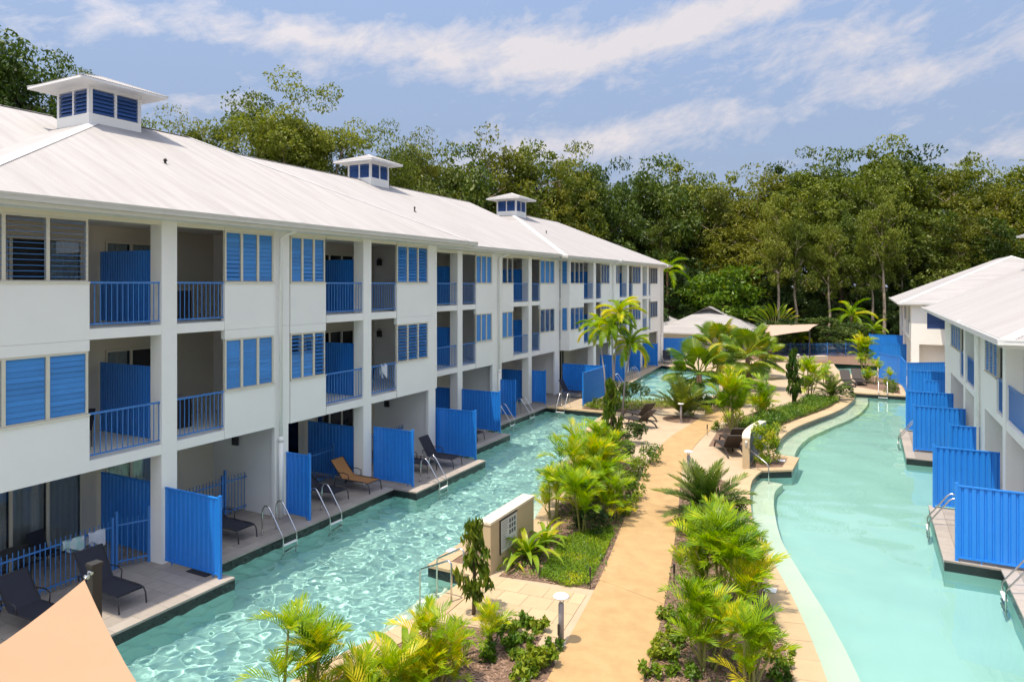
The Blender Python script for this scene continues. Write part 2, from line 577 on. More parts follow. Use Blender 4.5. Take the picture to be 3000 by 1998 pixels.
def clean(p):
    out = []
    for q in p:
        if not out or (Vector(q) - Vector(out[-1])).length > .01: out.append(q)
    return out


COURT = clean(COURT)


def sheet_holes(loops, z, name, m):
    vs, flat = [], []
    for lp in loops:
        vs.append([Vector((p[0], p[1], 0)) for p in lp])
        flat += lp
    tr = tessellate_polygon(vs)
    b = MB()
    fs = []
    for t in tr:
        a, b_, c_ = (flat[i] for i in t)
        s = (b_[0] - a[0]) * (c_[1] - a[1]) - (b_[1] - a[1]) * (c_[0] - a[0])
        fs.append(t if s > 0 else t[::-1])
    b.add([(p[0], p[1], z) for p in flat], fs)
    return b.build(name, m)


court = structure(sheet_holes([COURT, HOLE_L, HOLE_R], -.004, "courtyard_paving", MT["sand"]))


def skirt(name, lp, z0, z1, m, closed=False, parent=None):
    b = MB()
    n = len(lp)
    k = n if closed else n - 1
    b.add([(p[0], p[1], z0) for p in lp] + [(p[0], p[1], z1) for p in lp],
          [(i, (i + 1) % n, n + (i + 1) % n, n + i) for i in range(k)])
    return receiver(structure(b.build(name, m)))


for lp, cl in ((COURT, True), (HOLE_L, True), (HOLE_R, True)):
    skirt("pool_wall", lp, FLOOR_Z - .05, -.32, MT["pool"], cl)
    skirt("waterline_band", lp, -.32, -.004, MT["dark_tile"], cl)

# ---- terraces in front of the flats
TERR = [("L", -22, -13.45, -8, 11.45), ("L", -22, -14.45, 11.45, 18.95), ("L", -22, -13.5, 18.95, 23.65), ("L", -22, -14.85, 23.65, 28.35),
        ("L", -22, -16.25, 28.35, 35.5), ("L", -22, -16.25, 35.5, 78),
        ("R", 2.95, 9, -8, 20.5), ("R", 1.75, 9, 20.5, 25.35), ("R", 2.75, 9, 25.35, 31.9), ("R", 1.42, 9, 31.9, 38.0), ("R", 2.3, 9, 38.0, 49.4)]
tile_me = MB().box(-.196, .196, -.196, .196, -.014, 0).mesh("tile", MT["deck_tile"])
edge_me = MB().box(-.17, .17, -.296, .296, -.045, .004).mesh("edge_tile", MT["deck_edge"])
for i, (side, x0, x1, y0, y1) in enumerate(TERR):
    wet = x1 if side == "L" else x0
    b = MB().box(x0, x1, y0, y1, FLOOR_Z - .05, -.012)
    t = structure(b.build("terrace", MT["deck"]))
    receiver(t)
    s = 1 if side == "L" else -1
    # dark mosaic face over the water, standing 4 mm proud, and pool plaster under it
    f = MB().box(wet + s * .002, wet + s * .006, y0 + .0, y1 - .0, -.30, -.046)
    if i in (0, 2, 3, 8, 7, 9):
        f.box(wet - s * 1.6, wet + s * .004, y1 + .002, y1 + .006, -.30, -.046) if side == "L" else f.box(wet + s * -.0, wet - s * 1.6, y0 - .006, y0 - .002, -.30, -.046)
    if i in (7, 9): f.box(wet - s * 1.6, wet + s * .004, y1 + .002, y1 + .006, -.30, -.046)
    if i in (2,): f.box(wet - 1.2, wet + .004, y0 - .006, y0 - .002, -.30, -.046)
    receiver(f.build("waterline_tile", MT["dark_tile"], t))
    g = MB().box(wet + s * .0015, wet + s * .005, y0, y1, FLOOR_Z, -.30)
    for yy, on in ((y0 - .005, side == "R" or i == 2), (y1 + .005, side == "L" or i in (7, 9))):
        if on: g.box(wet - s * 1.7, wet + s * .003, yy - .0015, yy + .0015, FLOOR_Z, -.30)
    receiver(g.build("pool_side", MT["pool"], t))
    # edge tiles, one by one
    ya, yb = max(y0, 5.0 if side == "L" else 15), min(y1, 66)
    n = max(1, int(round((yb - ya) / .6)))
    if yb > ya and i != 5:
        for k in range(n):
            yy = ya + (k + .5) * (yb - ya) / n
            put("edge_tile", edge_me, (wet - s * .15, yy, 0), t, scale=(1, (yb - ya) / n / .6, 1))
    # floor tiles one by one on the near terraces
    if i in (0, 1, 2, 7):
        xa, xb = (max(x0, -18.9), wet - .335) if side == "L" else (wet + .335, 4.6)
        ta, tb = (max(y0, 6.4), y1)
        nx, ny = int((xb - xa) / .4), int((tb - ta) / .4)
        nx = min(nx, 298 // max(ny, 1))
        for a in range(nx):
            for c in range(ny):
                xx = (xb - .2 - a * .4) if side == "L" else (xa + .2 + a * .4)
                put("tile", tile_me, (xx, ta + .2 + c * .4 + (tb - ta - ny * .4) / 2, -.001 - rng.rand() * .002), t)


# ---- coping stones round the island
def coping(line, w, name, step=.62, inward=1, parent=None, over=.035, z=.03, th=.07):
    pts = resample(line, step)
    outer, inner = offset(pts, -inward * over), offset(pts, inward * w)
    for k in range(len(pts) - 1):
        a, b_, c_, d_ = Vector(outer[k]), Vector(outer[k + 1]), Vector(inner[k + 1]), Vector(inner[k])
        ctr = (a + b_ + c_ + d_) / 4
        q = [ctr + (p - ctr) * (1 - .006 / max(.05, (p - ctr).length)) for p in (a, b_, c_, d_)]
        zz = z + rng.uniform(-.0015, .0015)
        MB().poly([tuple(p) for p in q], zz - th, zz).build("coping_stone", MT["coping"], parent)


cl = structure(empty("island_kerb", (-8.6, 12, 0)))
south_l = [p for p in L_S if p[1] > 2.9]
coping(south_l, .5, "", inward=-1, parent=cl)
coping(L_N, .48, "", inward=-1, parent=cl)
cr = structure(empty("pool_kerb", (-3, 24, 0)))
coping([p for p in R_S if p[1] > 5], .52, "", .72, 1, cr)
coping(R_N, .60, "", .9, 1, cr)
coping([(-16.25, 35.5), (-12.75, 35.5)], .36, "", .6, 1, cl, z=.02)
coping([(-.72, 49.4), (2.3, 49.4)], .36, "", .6, 1, cr, z=.02)


# ---- underwater ledges along the island
def ledge(line, w, name, inward):
    a, b_ = offset(line, inward * .1), offset(line, -inward * w)
    b = MB()
    n = len(line)
    b.add([(p[0], p[1], -.52) for p in a] + [(p[0], p[1], -.52) for p in b_] + [(p[0], p[1], FLOOR_Z - .02) for p in b_],
          [(i, i + 1, n + i + 1, n + i) for i in range(n - 1)] + [(n + i, n + i + 1, 2 * n + i + 1, 2 * n + i) for i in range(n - 1)])
    o = b.build(name, MT["ledge"])
    return receiver(structure(o))


ledge([p for p in R_S if p[1] > 4], .78, "pool_ledge", 1)
ledge(R_N[2:], .75, "pool_ledge", 1)
ledge(L_N, .55, "pool_ledge", -1)
# entry steps beside the sign wall and a pale beach in the far pool
for k in range(3):
    receiver(structure(MB().box(-8.5, -8.85 - .34 * k, 11.9, 14.1, FLOOR_Z - .02 - .01 * k, -.42 - .26 * k).build("pool_step", MT["ledge"])))
receiver(structure(MB().poly([(-11.6, 40.5), (-8.8, 42.3), (-8.4, 46), (-9.6, 46.5), (-11.6, 43.5)], FLOOR_Z - .02, -.34).build("pool_step", MT["white"])))


# ---- water: real ripples, so that the sun draws its own net on the floor
def waves(n, lo, hi, curv, seed):
    """curv: how strongly the surface bends, in 1/m; it sets where the light comes to a focus"""
    r = np.random.RandomState(seed)
    out = []
    for k in range(n):
        L = math.exp(r.uniform(math.log(lo), math.log(hi)))
        th = r.uniform(0, 2 * math.pi)
        w = 2 * math.pi / L
        A = curv * math.sqrt(2 / n) / w ** 2 * r.uniform(.6, 1.3)
        out.append((w * math.cos(th), w * math.sin(th), r.uniform(0, 6.28), A))
    return out


def water(name, x0, x1, y0, y1, st, ws, calm=None):
    xs, ys = np.arange(x0, x1 + st / 2, st), np.arange(y0, y1 + st / 2, st)
    X, Y = np.meshgrid(xs, ys)
    Z = np.zeros_like(X)
    for a, b, p, A in ws: Z += A * np.sin(a * X + b * Y + p)
    if calm is not None: Z *= calm(X, Y)
    v = np.stack([X, Y, Z + WATER_Z], -1).reshape(-1, 3)
    nx, ny = len(xs), len(ys)
    i = np.arange(nx * ny).reshape(ny, nx)
    f = np.stack([i[:-1, :-1], i[:-1, 1:], i[1:, 1:], i[1:, :-1]], -1).reshape(-1, 4)
    me = bpy.data.meshes.new(name)
    me.vertices.add(len(v)); me.vertices.foreach_set("co", v.ravel())
    me.loops.add(f.size); me.loops.foreach_set("vertex_index", f.ravel())
    me.polygons.add(len(f)); me.polygons.foreach_set("loop_start", np.arange(0, f.size, 4))
    me.update(calc_edges=True); me.validate()
    me.polygons.foreach_set("use_smooth", np.ones(len(f), bool))
    me.materials.append(MT["water"])
    o = bpy.data.objects.new(name, me)
    COL.objects.link(o)
    o.cycles.is_caustics_caster = True
    return structure(o)


water("pool_water", -16.3, -8.1, 2, 35.6, .036, waves(50, .17, .62, 3.6, 3))
water("pool_water", -3.9, 3.1, 3, 49.5, .16, waves(18, .5, 2.6, .10, 5))
water("pool_water", -16.1, -8.0, 39, 58.4, .16, waves(16, .6, 2.5, .35, 6))
water("pool_water", -5.2, 2.2, 58, 80, .3, waves(12, 1, 3, .4, 8))

# ---- path in cast slabs with joints, landing pavers, garden beds
PATH_L = [(-4.6, 4), (-4.85, 9.0)] + [G(*p) for p in [(1600, 1998), (1655, 1890), (1733, 1745), (1782, 1640), (1833, 1510), (1866, 1425), (1908, 1340), (1960, 1283), (2012, 1250), (2065, 1215), (2110, 1170)]]
PATH_R = [(-2.6, 4), (-3.1, 9.0)] + [G(*p) for p in [(1887, 1998), (1938, 1808), (1966, 1660), (1987, 1500), (1993, 1420), (2010, 1345), (2060, 1280), (2115, 1235), (2180, 1190)]]
pl, pr = resample(spline(PATH_L, 8), .5), resample(spline(PATH_R, 8), .5)
m_ = min(len(pl), len(pr))
nseg = 72
pl, pr = resample(spline(PATH_L, 8), .01), resample(spline(PATH_R, 8), .01)
pl = [pl[int(i * (len(pl) - 1) / nseg)] for i in range(nseg + 1)]
pr = [pr[int(i * (len(pr) - 1) / nseg)] for i in range(nseg + 1)]
path = structure(empty("garden_path", (-4.5, 14, 0)))
cuts = [0, 13, 21, 33, 45, 57, 72]
for a, b in zip(cuts, cuts[1:]):
    ll, rr = pl[a:b + 1], pr[a:b + 1]
    g = .006
    t0 = (Vector(ll[1]) - Vector(ll[0])).normalized() * g
    ll = [tuple(Vector(ll[0]) + t0)] + ll[1:-1] + [tuple(Vector(ll[-1]) - t0)]
    rr = [tuple(Vector(rr[0]) + t0)] + rr[1:-1] + [tuple(Vector(rr[-1]) - t0)]
    MB().poly(rr + ll[::-1], -.05, .014).build("path_slab", MT["path"], path)

land = structure(empty("paved_landing", (-7, 13, 0)))
A_, B_, C_, D_ = (Vector(p) for p in ((-8.0, 11.95), (-7.92, 14.35), (-5.62, 14.45), (-5.42, 12.45)))
nu, nv = 4, 4
for r_ in range(nv):
    off_ = .5 * (r_ % 2)
    for c_ in range(-1, nu):
        u0, u1 = max(0, (c_ + off_) / nu), min(1, (c_ + 1 + off_) / nu)
        if u1 - u0 < .04: continue
        v0, v1 = r_ / nv, (r_ + 1) / nv

        def bl(u, v): return A_.lerp(D_, u).lerp(B_.lerp(C_, u), v)
        q = [bl(u0, v0), bl(u1, v0), bl(u1, v1), bl(u0, v1)]
        c0 = sum(q, Vector((0, 0))) / 4
        q = [tuple(c0 + (p - c0) * .986) for p in q]
        zz = .012 + rng.uniform(-.0015, .0015)
        MB().poly(q, -.04, zz).build("paver", MT["paver"], land)


def bed(name, pts, z):
    return structure(MB().poly(clean(pts), z).build(name, MT["mulch"]))


def along(line, y0, y1):
    return [p for p in line if y0 <= p[1] <= y1]


in_l = offset(L_S, -.52)
in_ln = offset(L_N, -.50)
in_r = offset(R_S, .54)
in_rn = offset(R_N, .62)
BED = {}
BED["L1"] = along(pl, 3.9, 12.1)[::-1] + [(-5.35, 12.25), (-5.6, 12.4), (-7.95, 11.85)][0:0] + along(in_l, 3.9, 11.9)
BED["L1"] = along(in_l, 3.9, 11.85) + [(-7.95, 11.88), (-5.75, 12.35), (-5.7, 12.05), (-5.35, 11.85)] + along(pl, 3.9, 11.8)[::-1]
BED["L2"] = [(-7.86, 14.42), (-7.88, 17.15)] + along(in_ln, 17.2, 31.2) + [(-10.6, 31.6), (-9.6, 30.3), (-9.35, 28.4), (-8.8, 26.6), (-8.1, 25.3), (-7.45, 24.4)] + along(pl, 14.55, 24.0)[::-1]
BED["R1"] = along(pr, 3.9, 24.3) + [(-5.4, 24.9), (-4.6, 25.2), (-4.15, 24.6)] + along(in_r, 3.9, 24.4)[::-1]
BED["R2"] = [(-6.1, 30.2), (-6.3, 33.0), (-6.2, 36.5), (-5.2, 40.5), (-3.6, 43.5), (-1.9, 46.8)] + along(in_rn, 31.2, 46.6)[::-1] + [(-4.3, 30.9)]
BED["M"] = [(-14.3, 35.95), (-14.4, 38.9), (-11.7, 40.1), (-8.7, 42.0), (-7.9, 43.5), (-7.6, 41.5), (-8.9, 39.2), (-10.8, 37.6), (-12.0, 36.0)]
BED["cycad"] = [(-8.55 + 1.0 * math.cos(a), 35.6 + 1.05 * math.sin(a)) for a in np.linspace(0, 6.0, 14)]
BED["fan"] = [(-8.6, 47.5), (-8.2, 44.2), (-6.8, 42.0), (-5.9, 43.8), (-6.6, 46.0), (-7.3, 49.0), (-7.5, 52.5), (-8.9, 53)]
BED["far"] = [(-.9, 52.8), (1.9, 50.2), (2.0, 58.4), (.9, 58.6), (-.4, 58.4)]
BED["back"] = [(-16, 66.5), (8.5, 66.5), (8.5, 77.9), (-16, 77.9)]
zb = .002
for k, p in BED.items():
    bed("garden_bed", p, zb)
    zb += .0009


def inside(p, poly):
    x, y = p
    c = False
    for i in range(len(poly)):
        (x0, y0), (x1, y1) = poly[i], poly[i - 1]
        if (y0 > y) != (y1 > y) and x < (x1 - x0) * (y - y0) / (y1 - y0) + x0: c = not c
    return c


def scatter(poly, n, seed=0):
    r = np.random.RandomState(seed)
    xs, ys = [p[0] for p in poly], [p[1] for p in poly]
    out = []
    while len(out) < n:
        p = (r.uniform(min(xs), max(xs)), r.uniform(min(ys), max(ys)))
        if inside(p, poly): out.append(p)
    return out


chips = MB()
for k, n in (("L1", 5200), ("R1", 7500), ("L2", 4200)):
    for (x, y) in scatter(BED[k], n, 5):
        if y > 26: continue
        a, l, w = rng.uniform(0, 6.28), rng.uniform(.02, .055), rng.uniform(.008, .02)
        ca, sa = math.cos(a), math.sin(a)
        z0, t1, t2 = rng.uniform(.008, .022), rng.uniform(-.012, .012), rng.uniform(-.008, .008)
        chips.add([(x + u * l * ca - v * w * sa, y + u * l * sa + v * w * ca, z0 + u * t1 + v * t2) for u, v in ((-1, -1), (1, -1), (1, 1), (-1, 1))], [(0, 1, 2, 3)])
tag(chips.build("bark_chips", MT["chip"]), "loose brown bark chips scattered over the garden beds", "bark", kind="stuff")

# ================================================================== THE BUILDINGS
blade_me = MB().box(-.004, .004, -.5, .5, -.072, .072).mesh("blade", MT["louvre"])
baluster_me = MB().box(-.008, .008, -.008, .008, 0, .93).mesh("baluster", MT["blue_rail"])
vent_me = MB().box(-.006, .006, -.5, .5, -.075, .075).mesh("blade", MT["louvre_dk"])
far_blades, far_balusters = {}, {}


class Flats:
    """one block of flats: an Empty at its base and the parts under it"""

    def __init__(self, name, base, s, label, cat="building"):
        self.o = empty(name, base, label, cat)
        self.s = s
        self.blade_n = self.bal_n = 0
        self.fb, self.fr = MB(), MB()

    def finish(self):
        if self.fb.v: tag(self.fb.build("louvre_blade", MT["louvre"], self.o), kind="stuff")
        if self.fr.v: tag(self.fr.build("baluster", MT["blue_rail"], self.o), kind="stuff")

    def wall(self, X, d0, d1, y0, y1, z0, z1, m="wall", name="wall"):
        return MB().box(X + self.s * d0, X + self.s * d1, y0, y1, z0, z1).build(name, MT[m], self.o)

    def window(self, X, y0, y1, z0, z1, panes, tilts, near):
        s = self.s
        w = empty("window", (X, (y0 + y1) / 2, z0))
        w.parent = self.o
        w.location = Vector((X, (y0 + y1) / 2, z0)) - wloc(self.o)
        fw = .05
        f = MB()
        xa, xb = X - s * .10, X - s * .012
        f.box(xa, xb, y0, y1, z1 - fw, z1).box(xa, xb, y0, y1, z0, z0 + .03)
        pw = (y1 - y0) / panes
        for k in range(panes + 1):
            yy = y0 + k * pw
            a, b = (yy, yy + fw) if k == 0 else (yy - fw, yy) if k == panes else (yy - fw * .75, yy + fw * .75)
            f.box(xa + s * .003, xb - s * .003, a, b, z0 + .03, z1 - fw)
        f.build("frame", MT["frame"], w)
        MB().box(X - s * .02, X + s * .035, y0 - .02, y1 + .02, z0 - .035, z0 - .002).build("sill", MT["wall_cream"], w)
        n = 11
        h0, h1 = z0 + .05, z1 - fw - .01
        for k in range(panes):
            yc, wid = y0 + (k + .5) * pw, pw - 2 * fw
            for j in range(n):
                zc = h0 + (j + .5) * (h1 - h0) / n
                t = tilts[k % len(tilts)]
                tt = t(j / (n - 1)) if callable(t) else t
                tt += rng.uniform(-2.5, 2.5)
                if near:
                    put("blade", blade_me, (X - s * .058, yc, zc), w, rot=(0, s * R(-tt), 0), scale=(1, wid, 1))
                else:
                    c_, s_ = math.cos(R(tt)) * .072, math.sin(R(tt)) * .072
                    xx = X - s * .058
                    self.fb.add([(xx - s * s_, yc - wid / 2, zc + c_), (xx - s * s_, yc + wid / 2, zc + c_), (xx + s * s_, yc + wid / 2, zc - c_), (xx + s * s_, yc - wid / 2, zc - c_)], [(0, 1, 2, 3)])

    def railing(self, X, y0, y1, zf, near):
        s = self.s
        x = X - s * .07
        r = empty("railing", (x, y0, zf))
        r.parent = self.o
        r.location = Vector((x, y0, zf)) - wloc(self.o)
        MB().box(x - .025, x + .025, y0 - .03, y1 + .03, zf + 1.03, zf + 1.075).build("top_rail", MT["blue_rail"], r)
        MB().box(x - .018, x + .018, y0 - .03, y1 + .03, zf + .085, zf + .12).build("bottom_rail", MT["blue_rail"], r)
        n = max(2, int(round((y1 - y0) / .135)))
        for k in range(n + 1):
            yy = y0 + .02 + (y1 - y0 - .04) * k / n
            if near: put("baluster", baluster_me, (x, yy, zf + .11), r)
            else: self.fr.box(x - .008, x + .008, yy - .008, yy + .008, zf + .11, zf + 1.04)

    def column(self, X, y0, y1, z1, name="column"):
        MB().box(X - self.s * .42, X + self.s * .015, y0, y1, -.02, z1).build(name, MT["wall"], self.o)

    def door(self, Xb, y0, y1, zf, leaves=2, open_leaf=None, h=2.2):
        """sliding glass door with a curtain behind it"""
        s = self.s
        d = empty("sliding_door", (Xb, (y0 + y1) / 2, zf))
        d.parent = self.o
        d.location = Vector((Xb, (y0 + y1) / 2, zf)) - wloc(self.o)
        f = MB()
        f.box(Xb + s * .003, Xb + s * .06, y0, y1, zf + h - .06, zf + h)
        for k in range(leaves + 1):
            yy = y0 + (y1 - y0) * k / leaves
            f.box(Xb + s * .004, Xb + s * .055, max(y0, yy - .035), min(y1, yy + .035), zf + .005, zf + h - .06)
        f.build("frame", MT["frame"], d)
        MB().box(Xb - s * .16, Xb - s * .15, y0, y1, zf, zf + h).build("shadow_sheet", MT["room"], d)  # dark sheet, the unlit room's shade put into its colour
        for k in range(leaves):
            a, b = y0 + (y1 - y0) * k / leaves + .036, y0 + (y1 - y0) * (k + 1) / leaves - .036
            if open_leaf != k:
                MB().box(Xb + s * .02, Xb + s * .026, a, b, zf + .02, zf + h - .065).build("pane", MT["pane"], d)
                c = MB()
                nn = max(8, int((b - a) / .035))
                vs, fs = [], []
                for j in range(nn + 1):
                    yy = a + (b - a) * j / nn
                    xx = Xb - s * (.07 + .028 * math.sin(j * 1.5 + k) * rng.uniform(.5, 1))
                    vs += [(xx, yy, zf + .03), (xx, yy, zf + h - .07)]
                for j in range(nn): fs.append((2 * j, 2 * j + 2, 2 * j + 3, 2 * j + 1))
                c.add(vs, fs)
                c.build("curtain", MT["curtain"], d, smooth=True)

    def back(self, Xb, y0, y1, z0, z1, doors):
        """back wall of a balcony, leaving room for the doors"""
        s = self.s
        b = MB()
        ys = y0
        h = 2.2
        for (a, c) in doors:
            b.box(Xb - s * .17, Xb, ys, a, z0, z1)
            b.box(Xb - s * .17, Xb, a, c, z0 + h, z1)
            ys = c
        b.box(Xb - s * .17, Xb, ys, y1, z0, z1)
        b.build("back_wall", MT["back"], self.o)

    def downpipe(self, X, y, z1, z0=0.0, base=True):
        s = self.s
        x = X + s * .09
        b = MB()
        pts = [(X + s * .55, y + .28, z1), (X + s * .5, y + .27, z1 - .12), (x + s * .16, y + .06, z1 - .26), (x, y, z1 - .36), (x, y, z0 + .02)]
        b.tube(pts, .05, 10)
        b.tube([(x, y, 2.45), (x, y, 2.38), (x, y, 2.3)], [.052, .085, .085], 10) if base else None
        if base: b.tube([(x, y, 2.3), (x, y, z0 + .02)], .075, 10)
        p = b.build("downpipe", MT["wall"], self.o, smooth=True)
        MB().box(X + s * .42, X + s * .68, y + .16, y + .40, z1 - .06, z1 + .10).build("rainhead", MT["trim"], p)

    def divider(self, X, y, zf, d0, d1, h=1.9):
        s = self.s
        panel("divider", X + s * d0, y, X + s * d1, y, zf + .03, zf + h, self.o)


def panel(name, x0, y0, x1, y1, z0, z1, parent, pitch=.105, dep=.022):
    """ribbed steel sheet standing on the line (x0,y0)-(x1,y1)"""
    L = math.hypot(x1 - x0, y1 - y0)
    tx, ty = (x1 - x0) / L, (y1 - y0) / L
    nx, ny = -ty, tx
    prof = []
    n = max(1, int(round(L / pitch)))
    for k in range(n):
        a = L * k / n
        p = L / n
        prof += [(a, 0), (a + .55 * p, 0), (a + .68 * p, dep), (a + .87 * p, dep)]
    prof.append((L, 0))
    b = MB()
    vs, fs = [], []
    for a, d in prof:
        X_, Y_ = x0 + tx * a + nx * (d - dep / 2), y0 + ty * a + ny * (d - dep / 2)
        vs += [(X_, Y_, z0), (X_, Y_, z1)]
    for j in range(len(prof) - 1): fs.append((2 * j, 2 * j + 2, 2 * j + 3, 2 * j + 1))
    b.add(vs, fs)
    return b.build(name, MT["blue"], parent)


def corrugated(name, o, e, u, poly, parent, pitch=.076, amp=.009, m="roof"):
    """corrugated sheet: origin o, eave direction e, up-slope direction u, convex outline in (e,u)"""
    o, e, u = Vector(o), Vector(e).normalized(), Vector(u).normalized()
    n = e.cross(u).normalized()
    if n.z < 0: n = -n
    lo, hi = min(p[0] for p in poly), max(p[0] for p in poly)
    cnt = int((hi - lo) / pitch * 6)
    vs, fs = [], []
    for k in range(cnt + 1):
        a = lo + (hi - lo) * k / cnt
        cr_ = []
        for i in range(len(poly)):
            (a0, b0), (a1, b1) = poly[i - 1], poly[i]
            if abs(a1 - a0) < 1e-9:
                if abs(a - a0) < 1e-6: cr_ += [b0, b1]
                continue
            t = (a - a0) / (a1 - a0)
            if -1e-6 <= t <= 1 + 1e-6: cr_.append(b0 + t * (b1 - b0))
        h = amp * math.cos(2 * math.pi * (a - lo) / pitch)
        vs += [o + e * a + u * min(cr_) + n * h, o + e * a + u * max(cr_) + n * h]
    for k in range(cnt): fs.append((2 * k, 2 * k + 2, 2 * k + 3, 2 * k + 1))
    b = MB()
    b.add(vs, fs)
    return b.build(name, MT[m], parent, smooth=True)


def hip_roof(fl, x0, x1, y0, y1, z, pitch=.45, gable=False, gutter=True, caps=True, sides="xX yY", mtrim="gutter"):
    """hipped roof over the eave rectangle; gable=True leaves the ends open (they run into other roofs)"""
    t = (x1 - x0) / 2
    zr = z + pitch * t
    r = empty("roof", ((x0 + x1) / 2, (y0 + y1) / 2, z))
    r.parent = fl.o
    r.location = Vector(((x0 + x1) / 2, (y0 + y1) / 2, z)) - wloc(fl.o)
    L = y1 - y0
    sl = math.hypot(1, pitch) * t
    in_ = 0 if gable else t
    main = [(0, 0), (L, 0), (L - in_, sl), (in_, sl)]
    corrugated("roof_slope", (x1, y0, z), (0, 1, 0), (-1, 0, pitch), main, r)
    corrugated("roof_slope", (x0, y0, z), (0, 1, 0), (1, 0, pitch), main, r)
    xr = (x0 + x1) / 2
    if not gable:
        tri = [(0, 0), (2 * t, 0), (t, sl)]
        corrugated("roof_slope", (x0, y0, z), (1, 0, 0), (0, 1, pitch), tri, r)
        corrugated("roof_slope", (x0, y1, z), (1, 0, 0), (0, -1, pitch), tri, r)
    if caps:
        lines = [((xr, y0 + in_, zr), (xr, y1 - in_, zr))]
        if not gable:
            lines += [((xr, y0 + t, zr), (x1, y0, z)), ((xr, y0 + t, zr), (x0, y0, z)), ((xr, y1 - t, zr), (x1, y1, z)), ((xr, y1 - t, zr), (x0, y1, z))]
        for p, q in lines:
            p, q = Vector(p) + Vector((0, 0, .012)), Vector(q) + Vector((0, 0, .012))
            d = (q - p)
            side = Vector((d.y, -d.x, 0)).normalized() * .17
            dn = Vector((0, 0, -.045 if abs(d.z) < .01 else -.05))
            MB().add([], []) if False else None
            b = MB()
            b.add([p + side + dn, p, p - side + dn, q + side + dn, q, q - side + dn], [(0, 3, 4, 1), (1, 4, 5, 2)])
            b.build("ridge_cap", MT["cap"], r)
    if gutter:
        b = MB()
        g0, g1 = -.13, .02
        for (a, c, ax) in ((x1, 1, "x"), (x0, -1, "x")) + (() if gable else ((y1, 1, "y"), (y0, -1, "y"))):
            lo, hi = (y0, y1) if ax == "x" else (x0, x1)
            ext = 0.0 if gable else .12
            if ax == "x":
                b.box(a - c * .02, a + c * .115, lo - ext, hi + ext, z + g0, z + g1 - .05)
                b.box(a + c * .09, a + c * .125, lo - ext, hi + ext, z + g1 - .05, z + g1)
            else:
                b.box(lo - ext + .003, hi + ext - .003, a - c * .02, a + c * .113, z + g0 + .002, z + g1 - .052)
                b.box(lo - ext + .003, hi + ext - .003, a + c * .09, a + c * .123, z + g1 - .052, z + g1 - .002)
        b.build("gutter", MT[mtrim], r)
        MB().box(x0 + .02, x1 - .02, y0 + .02, y1 - .02, z - .22, z - .15).build("soffit", MT["soffit"], r)
        e = MB()
        for (a, c) in ((x1, 1), (x0, -1)): e.box(a - c * .05, a - c * .021, y0, y1, z - .22, z - .004)
        if not gable:
            for (a, c) in ((y1, 1), (y0, -1)): e.box(x0, x1, a - c * .05, a - c * .021, z - .218, z - .006)
        e.build("fascia", MT["trim"], r)
    return r


def cupola(fl, x, y, zb, w=2.0, h=1.35, ow=.75):
    """louvred roof lantern with its own little hipped roof"""
    c = empty("cupola", (x, y, zb))
    c.parent = fl.o
    c.location = Vector((x, y, zb)) - wloc(fl.o)
    hw = w / 2
    z0, z1 = zb + .42, zb + h
    MB().box(x - hw, x + hw, y - hw, y + hw, zb - 1.1, z0).build("base", MT["wall"], c)
    MB().box(x - hw + .12, x + hw - .12, y - hw + .12, y + hw - .12, z0, z1).build("liner", MT["void"], c)
    f = MB()
    p = .09
    for sx in (-1, 1):
        for sy in (-1, 1):
            f.box(x + sx * hw, x + sx * (hw - .12), y + sy * hw, y + sy * (hw - .12), z0, z1)
    for sg in (-1, 1):
        f.box(x + sg * (hw - .01), x + sg * (hw - .09), y - p / 2, y + p / 2, z0, z1)
        f.box(x - p / 2, x + p / 2, y + sg * (hw - .01), y + sg * (hw - .09), z0, z1)
    f.box(x - hw - .02, x + hw + .02, y - hw - .02, y + hw + .02, z1, z1 + .16)
    f.build("frame", MT["trim"], c)
    n = 6
    L = hw - .12 - p / 2
    for j in range(n):
        zz = z0 + .02 + (j + .5) * (z1 - z0 - .04) / n
        for sg in (-1, 1):
            for q in (-1, 1):
                off_ = q * (p / 2 + L / 2)
                put("blade", vent_me, (x + sg * (hw - .05), y + off_, zz), c, rot=(0, -sg * R(32), 0), scale=(1, L, 1))
                put("blade", vent_me, (x + off_, y + sg * (hw - .05), zz), c, rot=(0, -sg * R(32), R(90)), scale=(1, L, 1))
    e = hw + ow
    zr = z1 + .10
    MB().box(x - e, x + e, y - e, y + e, zr, zr + .07).build("eave", MT["trim"], c)
    sl = math.hypot(1, .36) * e
    tri = [(0, 0), (2 * e, 0), (e, sl)]
    for (o, ed, u) in (((x + e, y - e), (0, 1, 0), (-1, 0, .36)), ((x - e, y - e), (0, 1, 0), (1, 0, .36)), ((x - e, y - e), (1, 0, 0), (0, 1, .36)), ((x - e, y + e), (1, 0, 0), (0, -1, .36))):
        corrugated("roof_slope", (o[0], o[1], zr + .085), ed, u, tri, c)
    b = MB()
    for sx in (-1, 1):
        for sy in (-1, 1):
            b.bar((x, y, zr + .085 + .36 * e), (x + sx * e, y + sy * e, zr + .09), .09, .03)
    b.build("ridge_cap", MT["cap"], c)


# ---- the long three-storey block on the left
LB = Flats("apartment_building", (-20, 30, 0), 1, "long three-storey white apartment block with white roof, lanterns and blue louvres")
ZF = (3.0, 6.0)
TOP = 8.66


def closed(a): return lambda f: 9 + a * (1 - f) ** 2
def half(f): return 12 if f < .58 else 68
def lower_open(f): return 26 - 20 * f


